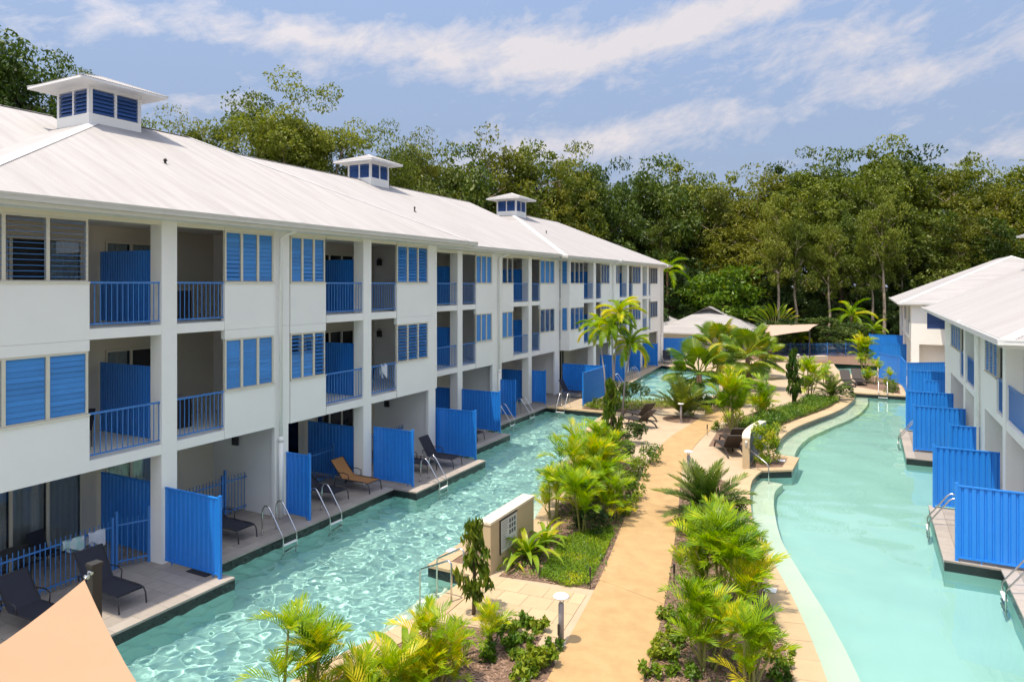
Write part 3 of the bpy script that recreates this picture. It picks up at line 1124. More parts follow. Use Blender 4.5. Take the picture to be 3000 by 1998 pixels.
TILT = {"open": [74, 70, 76], "shut": [8, 7, 8], "A3": [86, 80, 84], "lower": [lower_open, 9, 9], "lower2": [9, lower_open, lower_open], "half": [half, half, 60],
        "part": [30, 34, 40], "wide": [66, 62, 58], "dark": [80, 82, 80]}
SECT = [  # X of the face, bays
    (-15.7, [("win", 5.9, 9.33, 4, "A3", "shut"), ("open", 9.35, 11.13), ("col", 11.13, 11.56), ("open", 11.56, 13.03), ("win", 13.06, 14.80, 3, "lower", "shut"), ("pier", 14.80, 15.46),
             ("win", 15.48, 16.98, 3, "lower2", "half"), ("open", 17.05, 18.86), ("col", 18.86, 19.29), ("open", 19.29, 20.78), ("win", 20.84, 22.88, 3, "part", "wide"), ("pier", 22.88, 23.5)]),
    (-17.6, [("open", 25.9, 28.11), ("col", 28.11, 28.56), ("open", 28.56, 29.86), ("win", 29.92, 31.56, 3, "shut", "lower"), ("pier", 31.56, 32.70),
             ("win", 32.72, 34.0, 2, "dark", "shut"), ("open", 34.03, 35.93), ("col", 35.93, 36.36), ("open", 36.36, 37.55), ("win", 37.6, 39.75, 3, "shut", "open"), ("pier", 39.75, 40.6)]),
    (-16.95, [("win", 40.8, 43.1, 3, "dark", "wide"), ("open", 43.15, 44.9), ("col", 44.9, 45.4), ("open", 45.4, 46.5), ("win", 46.55, 48.3, 3, "wide", "wide"), ("pier", 48.3, 49.8),
              ("win", 49.8, 50.6, 2, "wide", "wide"), ("open", 50.65, 52.4), ("col", 52.4, 52.9), ("open", 52.9, 53.9), ("win", 54.0, 56.2, 3, "wide", "wide"), ("pier", 56.2, 56.8),
              ("open", 56.8, 58.0), ("col", 58.0, 58.5), ("open", 58.5, 59.0), ("win", 59.1, 61.4, 3, "dark", "dark"), ("pier", 61.4, 63.3)]),
]
for si, (X, bays) in enumerate(SECT):
    y_lo, y_hi = bays[0][1], bays[-1][2]
    if si == 0: y_lo = 3.0
    if si == 1: y_lo = 23.5
    Xb = X - 2.9
    for fi, zf in enumerate(ZF):
        near = si == 0
        # slab and the ceiling over it
        LB.wall(X, -2.9, -.152, y_lo + .002, y_hi - .002, zf - .22, zf, "soffit", "floor_slab")
        if si == 0: LB.wall(X, -.15, 0, 3.0, 5.9, zf - .25, zf + 2.72, "wall")
        if si == 1: LB.wall(X, -.15, 0, 23.5, 25.9, zf - .25, zf + 2.72, "wall")
        top = zf + 2.745 if fi == 0 else TOP
        for b in bays:
            k, y0, y1 = b[0], b[1], b[2]
            if k == "win":
                LB.wall(X, -.15, 0, y0 - .02, y1 + .02, zf - .25, zf + 1.07, "wall", "spandrel")
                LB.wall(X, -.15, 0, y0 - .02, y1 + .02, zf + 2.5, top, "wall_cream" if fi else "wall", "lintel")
                LB.window(X, y0, y1, zf + 1.072, zf + 2.498, b[3], TILT[b[4] if fi else b[5]], near)
            elif k == "open":
                LB.wall(X, -.15, -.004, y0 - .02, y1 + .0, zf - .25, zf - .005, "wall", "slab_edge")
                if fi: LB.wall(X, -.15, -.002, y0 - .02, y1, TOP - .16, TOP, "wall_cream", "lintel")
                LB.railing(X, y0, y1, zf, si < 2)
            elif k == "pier":
                LB.wall(X, -.15, -.03 if y1 - y0 < 1 else 0, y0 + .02, y1 - .02, zf - .25, top, "wall", "pier")
    for b in bays:
        k, y0, y1 = b[0], b[1], b[2]
        if k == "col":
            LB.column(X, y0, y1, TOP)
            for zf in ZF: LB.divider(X, (y0 + y1) / 2, zf, -2.85, -.43)
        if k == "pier":
            # party wall running back between two flats, and its end on the terrace
            yc = (y0 + y1) / 2
            LB.wall(X, -2.9, -.16, yc - .12, yc + .12, 0, TOP, "wall", "party_wall")
            LB.wall(X, -.155, -.035 if y1 - y0 < 1 else -.005, y0 + .06, y1 - .06, -.02, 2.75, "wall", "pier_foot")
    # back walls with doors behind each opening
    ops = [b for b in bays if b[0] in ("open",)]
    piers = [y_lo] + [(b[1] + b[2]) / 2 for b in bays if b[0] == "pier"]
    for (ya, yb) in zip(piers, piers[1:]):
        for fi, zf in enumerate((0.0,) + ZF):
            top = zf + 2.78 if fi < 2 else TOP
            ds = []
            for b in ops:
                if ya < b[1] < yb:
                    left = b[1] - 1.6 if any(c[0] == "col" and abs(c[1] - b[2]) < .1 for c in bays) else b[1] + .1
                    a, c_ = max(ya + .3, left), min(yb - .3, left + 2.6 if left < b[1] else b[1] + 1.0)
                    if ds and a < ds[-1][1] + .3: a = ds[-1][1] + .3
                    if c_ - a > .7: ds.append((a, c_))
            if si == 0: ds = [(8.3, 10.85), (11.5, 12.95)] if yb < 16 else [(16.2, 18.7), (19.6, 21.7)]
            LB.back(Xb, ya + .12, yb - .12, zf, top, ds)
            for q, (a, c_) in enumerate(ds):
                LB.door(Xb, a, c_, zf, 2 if c_ - a < 2 else 3, open_leaf=(1 if (q + fi) % 3 == 2 else None))
    MB().box(Xb, X - .152, y_lo, y_hi, TOP + .002, TOP + .06).build("ceiling", MT["soffit"], LB.o)
# returns where the face steps, with the narrow louvre window
MB().box(-18.5, -15.72, 23.38, 23.52, 2.75, TOP).build("return_wall", MT["wall"], LB.o)
MB().box(-17.6, -16.95, 40.62, 40.78, 2.75, TOP).build("return_wall", MT["wall"], LB.o)
for zf in ZF:
    w = empty("window", (-17.27, 40.6, zf)); w.parent = LB.o; w.location = Vector((-17.27, 40.6, zf)) - wloc(LB.o)
    MB().box(-17.46, -17.09, 40.585, 40.617, zf + 1.07, zf + 2.5).build("frame", MT["frame"], w)
    for j in range(11):
        put("blade", blade_me, (-17.275, 40.565, zf + 1.13 + j * .128), w, rot=(0, R(-20), R(-90)), scale=(1, .3, 1))
# body of the block behind the flats, end wall
MB().box(-29, -18.8, 3.0, 25.0, 0, 8.6).build("rear_wall", MT["wall"], LB.o)
MB().box(-33, -20.7, 25.0, 40.6, 0, 8.6).build("rear_wall", MT["wall"], LB.o)
MB().box(-31, -20.02, 40.6, 63.2, 0, 8.6).build("rear_wall", MT["wall"], LB.o)
LB.wall(-16.95, -2.9, 0, 63.2, 63.4, 0, TOP, "wall", "end_wall")
# roofs: two hipped blocks with a plain ridge between and before them
hip_roof(LB, -31.1, -15.1, 6.2, 25.5, 8.82, .48)
hip_roof(LB, -33.1, -16.5, 39.1, 64.5, 8.78, .465)
hip_roof(LB, -36.2, -16.92, 16.2, 44.0, 8.86, gable=True)
hip_roof(LB, -36.2, -16.92, -20, 14.4, 8.86, gable=True)
cupola(LB, -23.1, 14.1, 12.12, 1.78, 1.22, .60)
cupola(LB, -26.56, 32.4, 12.85, 1.72, 1.22, .60)
cupola(LB, -24.8, 47.6, 12.25, 1.72, 1.22, .60)
for y in (14.98, 32.2, 48.9): LB.downpipe({14.98: -15.7, 32.2: -17.6, 48.9: -16.95}[y], y, 8.76)
LB.downpipe(-16.95, 62.4, 8.7)
# small vent pipes standing on the roof
for (x, y, z) in ((-19.0, 13.6, 10.58), (-21.4, 29.9, 10.88), (-20.6, 45.0, 10.62)):
    b = MB().tube([(x, y, z - .05), (x, y, z + .22)], .035, 8)
    b.tube([(x, y, z + .2), (x, y, z + .27)], [.07, .03], 8)
    b.tube([(x, y, z - .03), (x, y, z + .03)], [.11, .05], 8)
    b.build("vent_pipe", MT["dark_metal"], LB.o, smooth=True)
LB.finish()

# ---- the two-storey block on the right
RB = Flats("apartment_building", (8, 36, 0), -1, "lower two-storey white apartment block with broad white hipped roof and blue railings")
RTOP = 5.52
RSECT = [(3.6, [("open", 20.9, 24.3), ("col", 24.3, 24.8), ("open", 24.8, 26.0), ("win", 26.0, 28.4, 3, "part", "part"), ("pier", 28.4, 29.6), ("col", 29.7, 30.9), ("open", 30.9, 33.5), ("col", 33.5, 34.1), ("open", 34.1, 35.6),
               ("win", 35.6, 39.2, 4, "part", "part"), ("pier", 39.2, 42.0)]),
         (2.9, [("pier", 58.6, 60.0), ("win", 60.0, 62.0, 3, "part", "part"), ("open", 62.0, 64.0), ("col", 64.0, 64.5), ("open", 64.5, 66.5), ("win", 66.5, 69, 3, "part", "part"), ("pier", 69, 72), ("open", 72, 74), ("pier", 74, 79)])]
for si, (X, bays) in enumerate(RSECT):
    y_lo, y_hi = bays[0][1], bays[-1][2]
    Xb = X + 2.9
    zf = 3.0
    RB.wall(X, -2.9, -.152, y_lo + .002, y_hi - .002, zf - .22, zf, "soffit", "floor_slab")
    for b in bays:
        k, y0, y1 = b[0], b[1], b[2]
        if k == "win":
            RB.wall(X, -.15, 0, y0 - .02, y1 + .02, zf - .25, zf + 1.07, "wall", "spandrel")
            RB.window(X, y0, y1, zf + 1.072, zf + 2.4, b[3], TILT[b[4]], si == 0)
            RB.wall(X, -.15, 0, y0 - .02, y1 + .02, zf + 2.4, RTOP, "wall", "lintel")
        elif k == "open":
            RB.wall(X, -.15, -.004, y0 - .02, y1, zf - .25, zf - .005, "wall", "slab_edge")
            RB.railing(X, y0, y1, zf, si == 0)
        elif k == "pier":
            RB.wall(X, -.15, 0, y0 + .02, y1 - .02, zf - .25, RTOP, "wall", "pier")
            yc = (y0 + y1) / 2
            RB.wall(X, -2.9, -.16, yc - .12, yc + .12, 0, RTOP, "wall", "party_wall")
            RB.wall(X, -.6, -.01, y0 + .06, y1 - .06, -.02, zf - .25, "wall", "pier_foot")
        elif k == "col":
            MB().box(X - .015, X + (.42 if y1 - y0 < 1 else .62), y0, y1, -.02, RTOP).build("column", MT["wall"], RB.o)
            if y1 - y0 < 1: RB.divider(X, (y0 + y1) / 2, zf, -2.85, -.43)
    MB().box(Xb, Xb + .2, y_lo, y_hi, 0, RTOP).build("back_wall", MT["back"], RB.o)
    MB().box(X + .15, Xb, y_lo, y_hi, RTOP, RTOP + .06).build("ceiling", MT["soffit"], RB.o)
MB().box(6.6, 16, 20.9, 42, 0, 5.5).build("rear_wall", MT["wall"], RB.o)
MB().box(5.9, 16, 58.5, 79, 0, 5.5).build("rear_wall", MT["wall"], RB.o)
MB().box(5.4, 14, 42, 58.5, 0, 5.5).build("link_wall", MT["wall"], RB.o)
# end wall of the far wing that faces the near one, with its louvre window and the opening under it
e = MB()
e.box(2.9, 7, 58.35, 58.5, 2.6, 3.75).box(2.9, 3.9, 58.35, 58.5, 3.75, RTOP).box(5.3, 7, 58.35, 58.5, 3.75, RTOP).box(3.9, 5.3, 58.35, 58.5, 5.2, RTOP)
e.box(2.9, 3.4, 58.35, 58.5, 0, 2.6)
e.build("end_wall", MT["wall"], RB.o)
w = empty("window", (4.6, 58.4, 3.8)); w.parent = RB.o; w.location = Vector((4.6, 58.4, 3.8)) - wloc(RB.o)
MB().box(3.9, 5.3, 58.46, 58.48, 3.75, 5.2).build("backing", MT["void"], w)
for j in range(10): put("blade", vent_me, (4.6, 58.4, 3.82 + j * .145), w, rot=(0, R(30), R(-90)), scale=(1, 1.38, 1))
hip_roof(RB, 2.95, 18.95, 20.4, 46.7, 5.66, mtrim="trim")
hip_roof(RB, 2.1, 18.1, 58.0, 80.0, 5.66, mtrim="trim")
hip_roof(RB, 4.6, 24.4, 38.0, 66.0, 5.70, gable=True, mtrim="trim")
cupola(RB, 10.8, 57.6, 8.95, 1.72, 1.22, .60)
RB.downpipe(3.6, 29.3, 5.6, base=False)
RB.finish()

# ---- pool house beyond the end of the courtyard
PH = Flats("pool_house", (-9.5, 78, -.9), 1, "small single-storey pool house with white hipped roof before the trees", "house")
cx0, cy0 = W(2085, 76)
MB().box(cx0 - 4.6, cx0 + 4.2, cy0 - 3.2, cy0 + 3.4, -.9, 1.75).build("wall", MT["wall_cream"], PH.o)
hip_roof(PH, cx0 - 5.6, cx0 + 5.2, cy0 - 4.4, cy0 + 4.6, 1.85, .5, caps=False, mtrim="trim")
cx1, cy1 = W(1950, 78)
MB().box(cx1 - 5, cx1 + 3.0, cy1 - 2.6, cy1 + 3, -.9, 1.75).build("wall", MT["wall_cream"], PH.o)
hip_roof(PH, cx1 - 6, cx1 + 3.6, cy1 - 3.4, cy1 + 6.5, 1.84, .42, caps=False, mtrim="trim")

# ================================================================== SCREENS, FENCES, LADDERS
def screen(x0, y0, x1, y1, label, group=None, z1=1.92, z0=.10, post_end=True, post_start=False):
    t = empty("privacy_screen", ((x0 + x1) / 2, (y0 + y1) / 2, 0), label, "screen", group)
    panel("sheet", x0, y0, x1, y1, z0, z1 - .03, t, .16, .03)
    L = math.hypot(x1 - x0, y1 - y0)
    tx, ty = (x1 - x0) / L, (y1 - y0) / L
    MB().bar((x0, y0, z1 - .015), (x1, y1, z1 - .015), .055, .035).build("top_rail", MT["blue"], t)
    MB().bar((x0, y0, z0), (x1, y1, z0), .05, .04).build("bottom_rail", MT["blue"], t)
    for on, (x, y) in ((post_start, (x0, y0)), (post_end, (x1, y1))):
        if on: MB().box(x - .035, x + .035, y - .035, y + .035, -.005, z1 + .06).build("post", MT["blue"], t)
    for f in (.12, .88): MB().box(x0 + tx * L * f - .012, x0 + tx * L * f + .012, y0 + ty * L * f - .012, y0 + ty * L * f + .012, -.005, z0).build("foot", MT["blue"], t)
    return t


GS = "blue privacy screens between the terraces"
screen(-15.66, 11.22, -13.68, 11.22, "bright blue ribbed screen ending at the corner of the widest near terrace")
screen(-18.5, 11.34, -16.15, 11.34, "shaded blue ribbed screen between the first column and the back wall", post_end=False)
screen(-15.68, 15.27, -14.72, 15.24, "narrow blue ribbed screen beside the first downpipe foot")
screen(-18.5, 19.1, -16.15, 19.1, "shaded blue ribbed screen behind the tan lounger", post_end=False)
screen(-15.68, 19.42, -13.98, 19.42, "bright blue ribbed screen between the tan lounger and the jutting terrace ladder")
screen(-18.5, 23.6, -13.92, 23.6, "long blue ribbed screen behind the reclined black lounger on the jutting terrace")
screen(-20.4, 28.34, -18.05, 28.34, "shaded blue ribbed screen behind the recessed balcony column", GS, post_end=False)
screen(-17.5, 28.36, -15.4, 28.36, "blue ribbed screen standing at the end of the terrace with one flat brown-black lounger")
screen(-17.5, 32.2, -16.5, 32.1, "narrow blue ribbed screen beside the second downpipe foot")
screen(-20.4, 36.15, -18.05, 36.15, "shaded blue ribbed screen behind the third column", GS, post_end=False)
screen(-17.8, 36.5, -16.75, 36.45, "narrow blue ribbed screen near the head of the near pool")
screen(-17.4, 40.55, -14.52, 40.55, "blue ribbed screen forming the back of the walled terrace corner by the palm")
screen(-14.5, 36.75, -14.5, 40.5, "blue ribbed screen with white foot kerb facing the garden bed by the slim palms", post_start=True)
screen(-17.2, 46.9, -15.4, 47.0, "blue ribbed screen on the far terrace behind the slim palms", GS)
screen(-17.2, 53.45, -16.2, 53.4, "blue ribbed screen beside the far pool ladder", GS)
screen(-17.2, 57.5, -15.9, 57.5, "blue ribbed screen just before the walled far terrace", GS)
screen(-17.6, 64.0, -15.3, 64.8, "blue ribbed screen behind the single dark chair at the far pool end")
screen(-15.3, 64.9, -15.3, 68.4, "blue ribbed screen turned along the garden at the far pool end")
screen(2.02, 20.6, 6.4, 20.6, "broad blue ribbed screen with square end post on the near right terrace", post_start=True, post_end=False)
screen(1.87, 25.2, 3.58, 25.2, "blue ribbed screen behind the near right pool ladder", post_start=True, post_end=False)
screen(2.66, 29.3, 3.58, 29.3, "short blue ribbed screen set back beside the right downpipe", post_start=True, post_end=False)
screen(1.75, 33.3, 3.58, 33.3, "blue ribbed screen before the middle right ladder terrace", post_start=True, post_end=False)
screen(1.68, 37.7, 3.58, 37.7, "blue ribbed screen at the far end of the middle right ladder terrace", post_start=True, post_end=False)
screen(2.72, 42.3, 5.0, 42.3, "blue ribbed screen behind the white pool ring", post_start=True, post_end=False)
screen(2.3, 46.8, 5.2, 46.8, "blue ribbed screen on the right terrace by the pool end", GS, post_start=True, post_end=False)
screen(2.25, 51.3, 2.15, 54.8, "blue ribbed screen edging the small garden with yellow palms", post_start=True)
screen(.8, 57.8, 2.1, 54.85, "slanted blue ribbed screen behind the small garden with yellow palms", post_start=True)
screen(2.3, 51.3, 5.2, 53.2, "long blue ribbed screen below the far wing end window", post_end=False)
screen(.2, 72.0, 3.4, 72.0, "tall blue ribbed screen beside the far pool", GS, 2.35, post_start=True)
screen(1.1, 66.0, 3.4, 66.0, "blue ribbed screen before the far wing", GS, 2.0, post_start=True)

picket_me = MB().box(-.008, .008, -.008, .008, 0, 1.16).mesh("picket", MT["blue_rail"])


def fence(x0, y0, x1, y1, label, group=None, posts=(0, 1), tall=None, pitch=.11, far=False, z=1.2):
    t = empty("pool_fence", (x0, y0, 0), label, "fence", group)
    L = math.hypot(x1 - x0, y1 - y0)
    tx, ty = (x1 - x0) / L, (y1 - y0) / L
    for zz in (.16, z - .14): MB().bar((x0, y0, zz), (x1, y1, zz), .03, .035).build("rail", MT["blue_rail"], t)
    for k in posts:
        x, y = x0 + tx * L * k, y0 + ty * L * k
        MB().box(x - .03, x + .03, y - .03, y + .03, -.005, z + (.08 if not tall else tall)).build("post", MT["blue_rail"], t)
    n = int(L / pitch)
    if far:
        b = MB()
        for k in range(1, n): b.box(x0 + tx * L * k / n - .009, x0 + tx * L * k / n + .009, y0 + ty * L * k / n - .009, y0 + ty * L * k / n + .009, .05, z)
        tag(b.build("picket", MT["blue_rail"], t), kind="stuff")
    else:
        for k in range(1, n): put("picket", picket_me, (x0 + tx * L * k / n, y0 + ty * L * k / n, .05), t, scale=(1, 1, z / 1.2))
    return t


GF = "blue picket fences guarding the terraces"
fence(-16.35, 6.0, -16.45, 10.35, "long blue picket fence with towels behind two black loungers", posts=(0, 1))
fence(-16.45, 10.45, -16.15, 11.1, "blue picket gate beside the first column foot", tall=.2)
fence(-17.1, 11.9, -17.15, 14.15, "blue picket fence behind the single low black lounger", posts=(1,))
fence(-17.15, 14.25, -17.1, 15.05, "blue picket gate against the white party wall", tall=.22)
fence(-17.1, 16.0, -17.1, 18.9, "blue picket fence in shade behind the tan lounger", GF)
fence(-17.1, 19.7, -17.1, 23.4, "blue picket fence in shade behind the jutting terrace loungers", GF)
fence(-18.9, 37.0, -18.9, 39.6, "blue picket fence by the walled terrace corner", GF)
xa, ya = W(2262, 66.5); xb, yb = W(2532, 66.5)
fence(xa, ya, xb, yb, "far blue picket fence closing the courtyard before the trees", posts=(0, .2, .4, .6, .8, 1), far=True, z=1.3)
fence(3.9, 20.9, 4.6, 23.2, "blue picket fence on the near right terrace behind the broad screen", GF)


def ladder(x, y, dx, dy, label, group=None):
    """grab-rail ladder: stands at (x, y) on the edge and leads down in direction (dx, dy)"""
    t = empty("pool_ladder", (x, y, 0), label, "ladder", group)
    px_, py_ = -dy, dx
    for sg in (-.25, .25):
        prof = [(-.62, 0), (-.62, .55), (-.60, .72), (-.53, .82), (-.43, .84), (-.34, .78), (-.25, .66), (.12, .13), (.17, .05), (.18, -.05), (.18, -1.0)]
        pts = [(x + dx * u + px_ * sg, y + dy * u + py_ * sg, h) for u, h in prof]
        MB().tube(pts, .021, 8).build("rail", MT["steel"], t, smooth=True)
        MB().tube([(x - dx * .62 + px_ * sg, y - dy * .62 + py_ * sg, .0), (x - dx * .62 + px_ * sg, y - dy * .62 + py_ * sg, .025)], .05, 10).build("flange", MT["steel"], t)
    for h in (-.17, -.45, -.73):
        a, b = (x + dx * .18 + px_ * -.25, y + dy * .18 + py_ * -.25), (x + dx * .18 + px_ * .25, y + dy * .18 + py_ * .25)
        MB().bar((a[0], a[1], h), (b[0], b[1], h), .08, .03).build("tread", MT["white" if h > -.3 else "steel"], t)
    return t


ladder(-14.42, 14.0, 1, 0, "steel pool ladder before the low black lounger by the narrow screen")
ladder(-14.42, 15.85, 1, 0, "steel pool ladder just past the narrow screen by the tan lounger")
ladder(-13.47, 20.3, 1, 0, "steel pool ladder on the sunlit corner of the jutting terrace")
GL = "steel ladders along the recessed terraces"
ladder(-16.22, 30.9, 1, 0, "steel pool ladder on the recessed terrace edge", GL)
ladder(-16.22, 33.2, 1, 0, "steel pool ladder on the recessed terrace edge", GL)
ladder(-15.3, 35.47, 0, -1, "steel pool ladder at the head wall of the near pool")
ladder(-15.05, 49.5, 1, 0, "steel pool ladder on the terrace of the far left pool", GL)
ladder(-14.9, 45.0, 1, 0, "steel pool ladder on the terrace of the far left pool nearest the slim palms", GL)
ladder(1.78, 23.6, -1, 0, "steel pool ladder before the near right screen")
ladder(2.98, 19.2, -1, 0, "steel pool ladder beside the broad screen with square end post")
ladder(1.45, 35.6, -1, 0, "steel pool ladder on the middle right terrace")
ladder(.9, 49.42, 0, -1, "steel pool ladder at the head wall of the right pool")


# ================================================================== LOUNGERS
def lounger(loc, rz, back, label, group=None, fab="sling"):
    """sling lounger, foot towards +x; loc is under its middle"""
    t = empty("sun_lounger", (0, 0, 0), label, "lounger", group)
    hx, w = .95, .31
    hinge = -.18
    bl = .78
    bx, bz = hinge - bl * math.cos(R(back)), .36 + bl * math.sin(R(back))

    def sling(name, p, q, sag):
        b = MB()
        n = 8
        vs, fs = [], []
        for k in range(n + 1):
            f = k / n
            x, z = p[0] + (q[0] - p[0]) * f, p[1] + (q[1] - p[1]) * f - sag * math.sin(math.pi * f)
            for s_ in (-1, 1):
                vs += [(x, s_ * (w - .012), z), (x, s_ * (w - .012), z - .012)]
        for k in range(n):
            a = 4 * k
            fs += [(a, a + 2, a + 6, a + 4), (a + 1, a + 5, a + 7, a + 3), (a, a + 4, a + 5, a + 1), (a + 2, a + 3, a + 7, a + 6)]
        b.add(vs, fs)
        b.build(name, MT[fab], t)
    sling("seat", (hinge, .372), (hx - .02, .362), .022)
    sling("backrest", (bx, bz + .01), (hinge, .372), .02)
    for s_ in (-1, 1):
        MB().tube([(bx, s_ * w, bz), (hinge, s_ * w, .36), (hx - .16, s_ * w, .36), (hx - .04, s_ * w, .335), (hx + .03, s_ * w, .25), (hx + .06, s_ * w, .012)], .017, 8).build("side_frame", MT["black_frame"], t, True)
        MB().tube([(hinge - .38, s_ * w, .012), (hinge - .30, s_ * w, .34)], .016, 8).build("leg", MT["black_frame"], t, True)
        MB().tube([(hinge - .22, s_ * (w + .01), .44), (hinge - .20, s_ * (w + .04), .57), (hinge + .1, s_ * (w + .045), .59), (hinge + .28, s_ * (w + .03), .55), (hinge + .30, s_ * w, .36)], .015, 8).build("arm", MT["black_frame"], t, True)
    for x, z in ((bx, bz), (hx - .04, .335), (hinge, .355)):
        MB().tube([(x, -w, z), (x, w, z)], .014, 8).build("cross_bar", MT["black_frame"], t, True)
    t.location = (*loc, 0)
    t.rotation_euler = (0, 0, rz)
    return t


lounger((-15.1, 9.32), R(0), 58, "black sling lounger with raised back on the widest near terrace beside the towels")
lounger((-15.3, 7.9), R(2), 50, "black sling lounger half hidden by the tan shade sail")
lounger((-16.05, 13.25), R(0), 25, "single low black sling lounger behind the first bright screen")
lounger((-15.75, 18.35), R(0), 48, "tan sling lounger with raised back", fab="sling_tan")
lounger((-16.0, 16.95), R(2), 35, "black sling lounger beside the tan one")
lounger((-14.95, 22.3), R(0), 58, "black sling lounger with steep raised back against the long screen")
lounger((-15.4, 21.2), R(3), 30, "black sling lounger lying low by the sunlit ladder")
lounger((-16.35, 26.5), R(0), 8, "flat dark sling lounger on the terrace before the recessed balconies")
lounger((-16.5, 39.4), R(0), 62, "black sling lounger in the walled terrace corner by the slim palms")
lounger((-15.9, 60.6), R(-70), 62, "dark reclining chair alone at the far pool end")
lounger((3.3, 21.9), R(180), 45, "dark sling lounger half hidden behind the broad right screen")


def wicker(loc, rz, label, group=None, back=38):
    """woven lounger with arched legs; foot towards +x"""
    t = empty("wicker_lounger", (0, 0, 0), label, "lounger", group)
    w = .32
    seat = MB()
    prof = [(1.0, .30), (.8, .325), (.4, .34), (0, .32), (-.3, .30)]
    vs, fs = [], []
    for x, z in prof: vs += [(x, -w, z), (x, w, z), (x, w, z - .05), (x, -w, z - .05)]
    for k in range(len(prof) - 1):
        a = 4 * k
        fs += [(a, a + 1, a + 5, a + 4), (a + 1, a + 2, a + 6, a + 5), (a + 2, a + 3, a + 7, a + 6), (a + 3, a, a + 4, a + 7)]
    fs += [(0, 3, 2, 1), tuple(4 * (len(prof) - 1) + i for i in range(4))]
    seat.add(vs, fs)
    seat.build("seat", MT["wicker"], t)
    c, s_ = math.cos(R(back)), math.sin(R(back))
    b = MB()
    b.add([(-.30 - c * u + s_ * v, y, .30 + s_ * u + c * v) for u in (0, .85) for v in (0, .05) for y in (-w, w)],
          [(0, 1, 3, 2), (4, 6, 7, 5), (0, 4, 5, 1), (2, 3, 7, 6), (0, 2, 6, 4), (1, 5, 7, 3)])
    b.build("backrest", MT["wicker"], t)
    for sg in (-1, 1):
        pts = [(-.95, sg * w, .02), (-.80, sg * w, .17), (-.5, sg * w, .29), (0, sg * w, .315), (.6, sg * w, .31), (.88, sg * w, .22), (.99, sg * w, .02)]
        m_ = MB()
        for p, q in zip(pts, pts[1:]): m_.bar(p, q, .05, .055)
        m_.build("arched_leg", MT["wicker"], t)
    t.location = (*loc, .014)
    t.rotation_euler = (0, 0, rz)
    return t


def wick_px(foot, head, label, group=None, back=38):
    f, h = Vector(G(*foot)), Vector(G(*head))
    c = (f + h) / 2
    d = f - h
    return wicker(tuple(c), math.atan2(d.y, d.x), label, group, back)


wick_px((1836, 1240), (1905, 1256), "brown wicker lounger at the bend of the path, the one nearer the path", back=42)
wick_px((1828, 1217), (1924, 1242), "brown wicker lounger at the bend of the path, the one nearer the pools", back=48)
wick_px((2106, 1303), (2168, 1352), "brown wicker lounger beside the slate-backed wall, the one nearer the path", back=44)
wick_px((2122, 1288), (2178, 1330), "brown wicker lounger tight against the slate-backed wall", back=48)
wick_px((2232, 1146), (2165, 1120), "brown wicker lounger under the fan palms, fully in the open", back=52)
wick_px((2205, 1147), (2140, 1122), "brown wicker lounger under the fan palms, behind the cream pillar", back=52)
wick_px((2502, 1141), (2463, 1118), "brown wicker lounger at the right pool head, half behind the shrub", back=50)
wick_px((2536, 1138), (2495, 1113), "brown wicker lounger at the right pool head, beside the bare earth", back=50)

# ================================================================== WALLS, SIGN, RAILS, LIGHTS
sw = empty("sign_wall", (-8.2, 15.5, 0), "low tan rendered wall carrying a pale notice board by the pool", "wall")
MB().box(-8.38, -8.06, 14.38, 16.78, -.02, 1.2).build("body", MT["tan_wall"], sw)
MB().box(-8.40, -8.045, 14.36, 16.80, 1.2, 1.26).build("capping", MT["tan_top"], sw)
nb = empty("notice_board", (-8.05, 15.28, .76), "pale pool notice board with rows of small dark print and pictograms", "sign")
MB().box(-8.056, -8.035, 14.85, 15.72, .36, 1.15).build("board", MT["board"], nb)
fr = MB()
fr.box(-8.056, -8.025, 14.82, 14.848, .33, 1.18).box(-8.056, -8.025, 14.848, 15.75, 1.152, 1.18)
fr.build("frame", MT["dark_metal"], nb)
pr_ = MB()
for k in range(11):
    z_ = 1.08 - k * .062
    pr_.box(-8.0345, -8.032, 14.90, 14.90 + rng.uniform(.22, .34), z_, z_ + .014)
for r_ in range(3):
    for c_ in range(3):
        pr_.box(-8.0345, -8.032, 15.30 + c_ * .13, 15.39 + c_ * .13, .98 - r_ * .14, 1.08 - r_ * .14)
for k in range(4):
    pr_.box(-8.0345, -8.032, 15.30, 15.30 + rng.uniform(.25, .38), .58 - k * .05, .592 - k * .05)
tag(pr_.build("print", MT["print"], nb), kind="stuff")
MB().poly([(-8.5, 14.55), (-9.3, 14.55), (-9.3, 16.75), (-8.5, 16.75)], .012).build("planter_soil", MT["mulch"], sw)
coping([(-8.42, 14.15), (-9.72, 14.15)], .42, "", .65, -1, sw, z=.034)
coping([(-9.72, 14.585), (-9.72, 17.1)], .42, "", .62, -1, sw, z=.034)
coping([(-9.3, 17.1), (-8.6, 17.1)], .35, "", .6, -1, sw, z=.032)

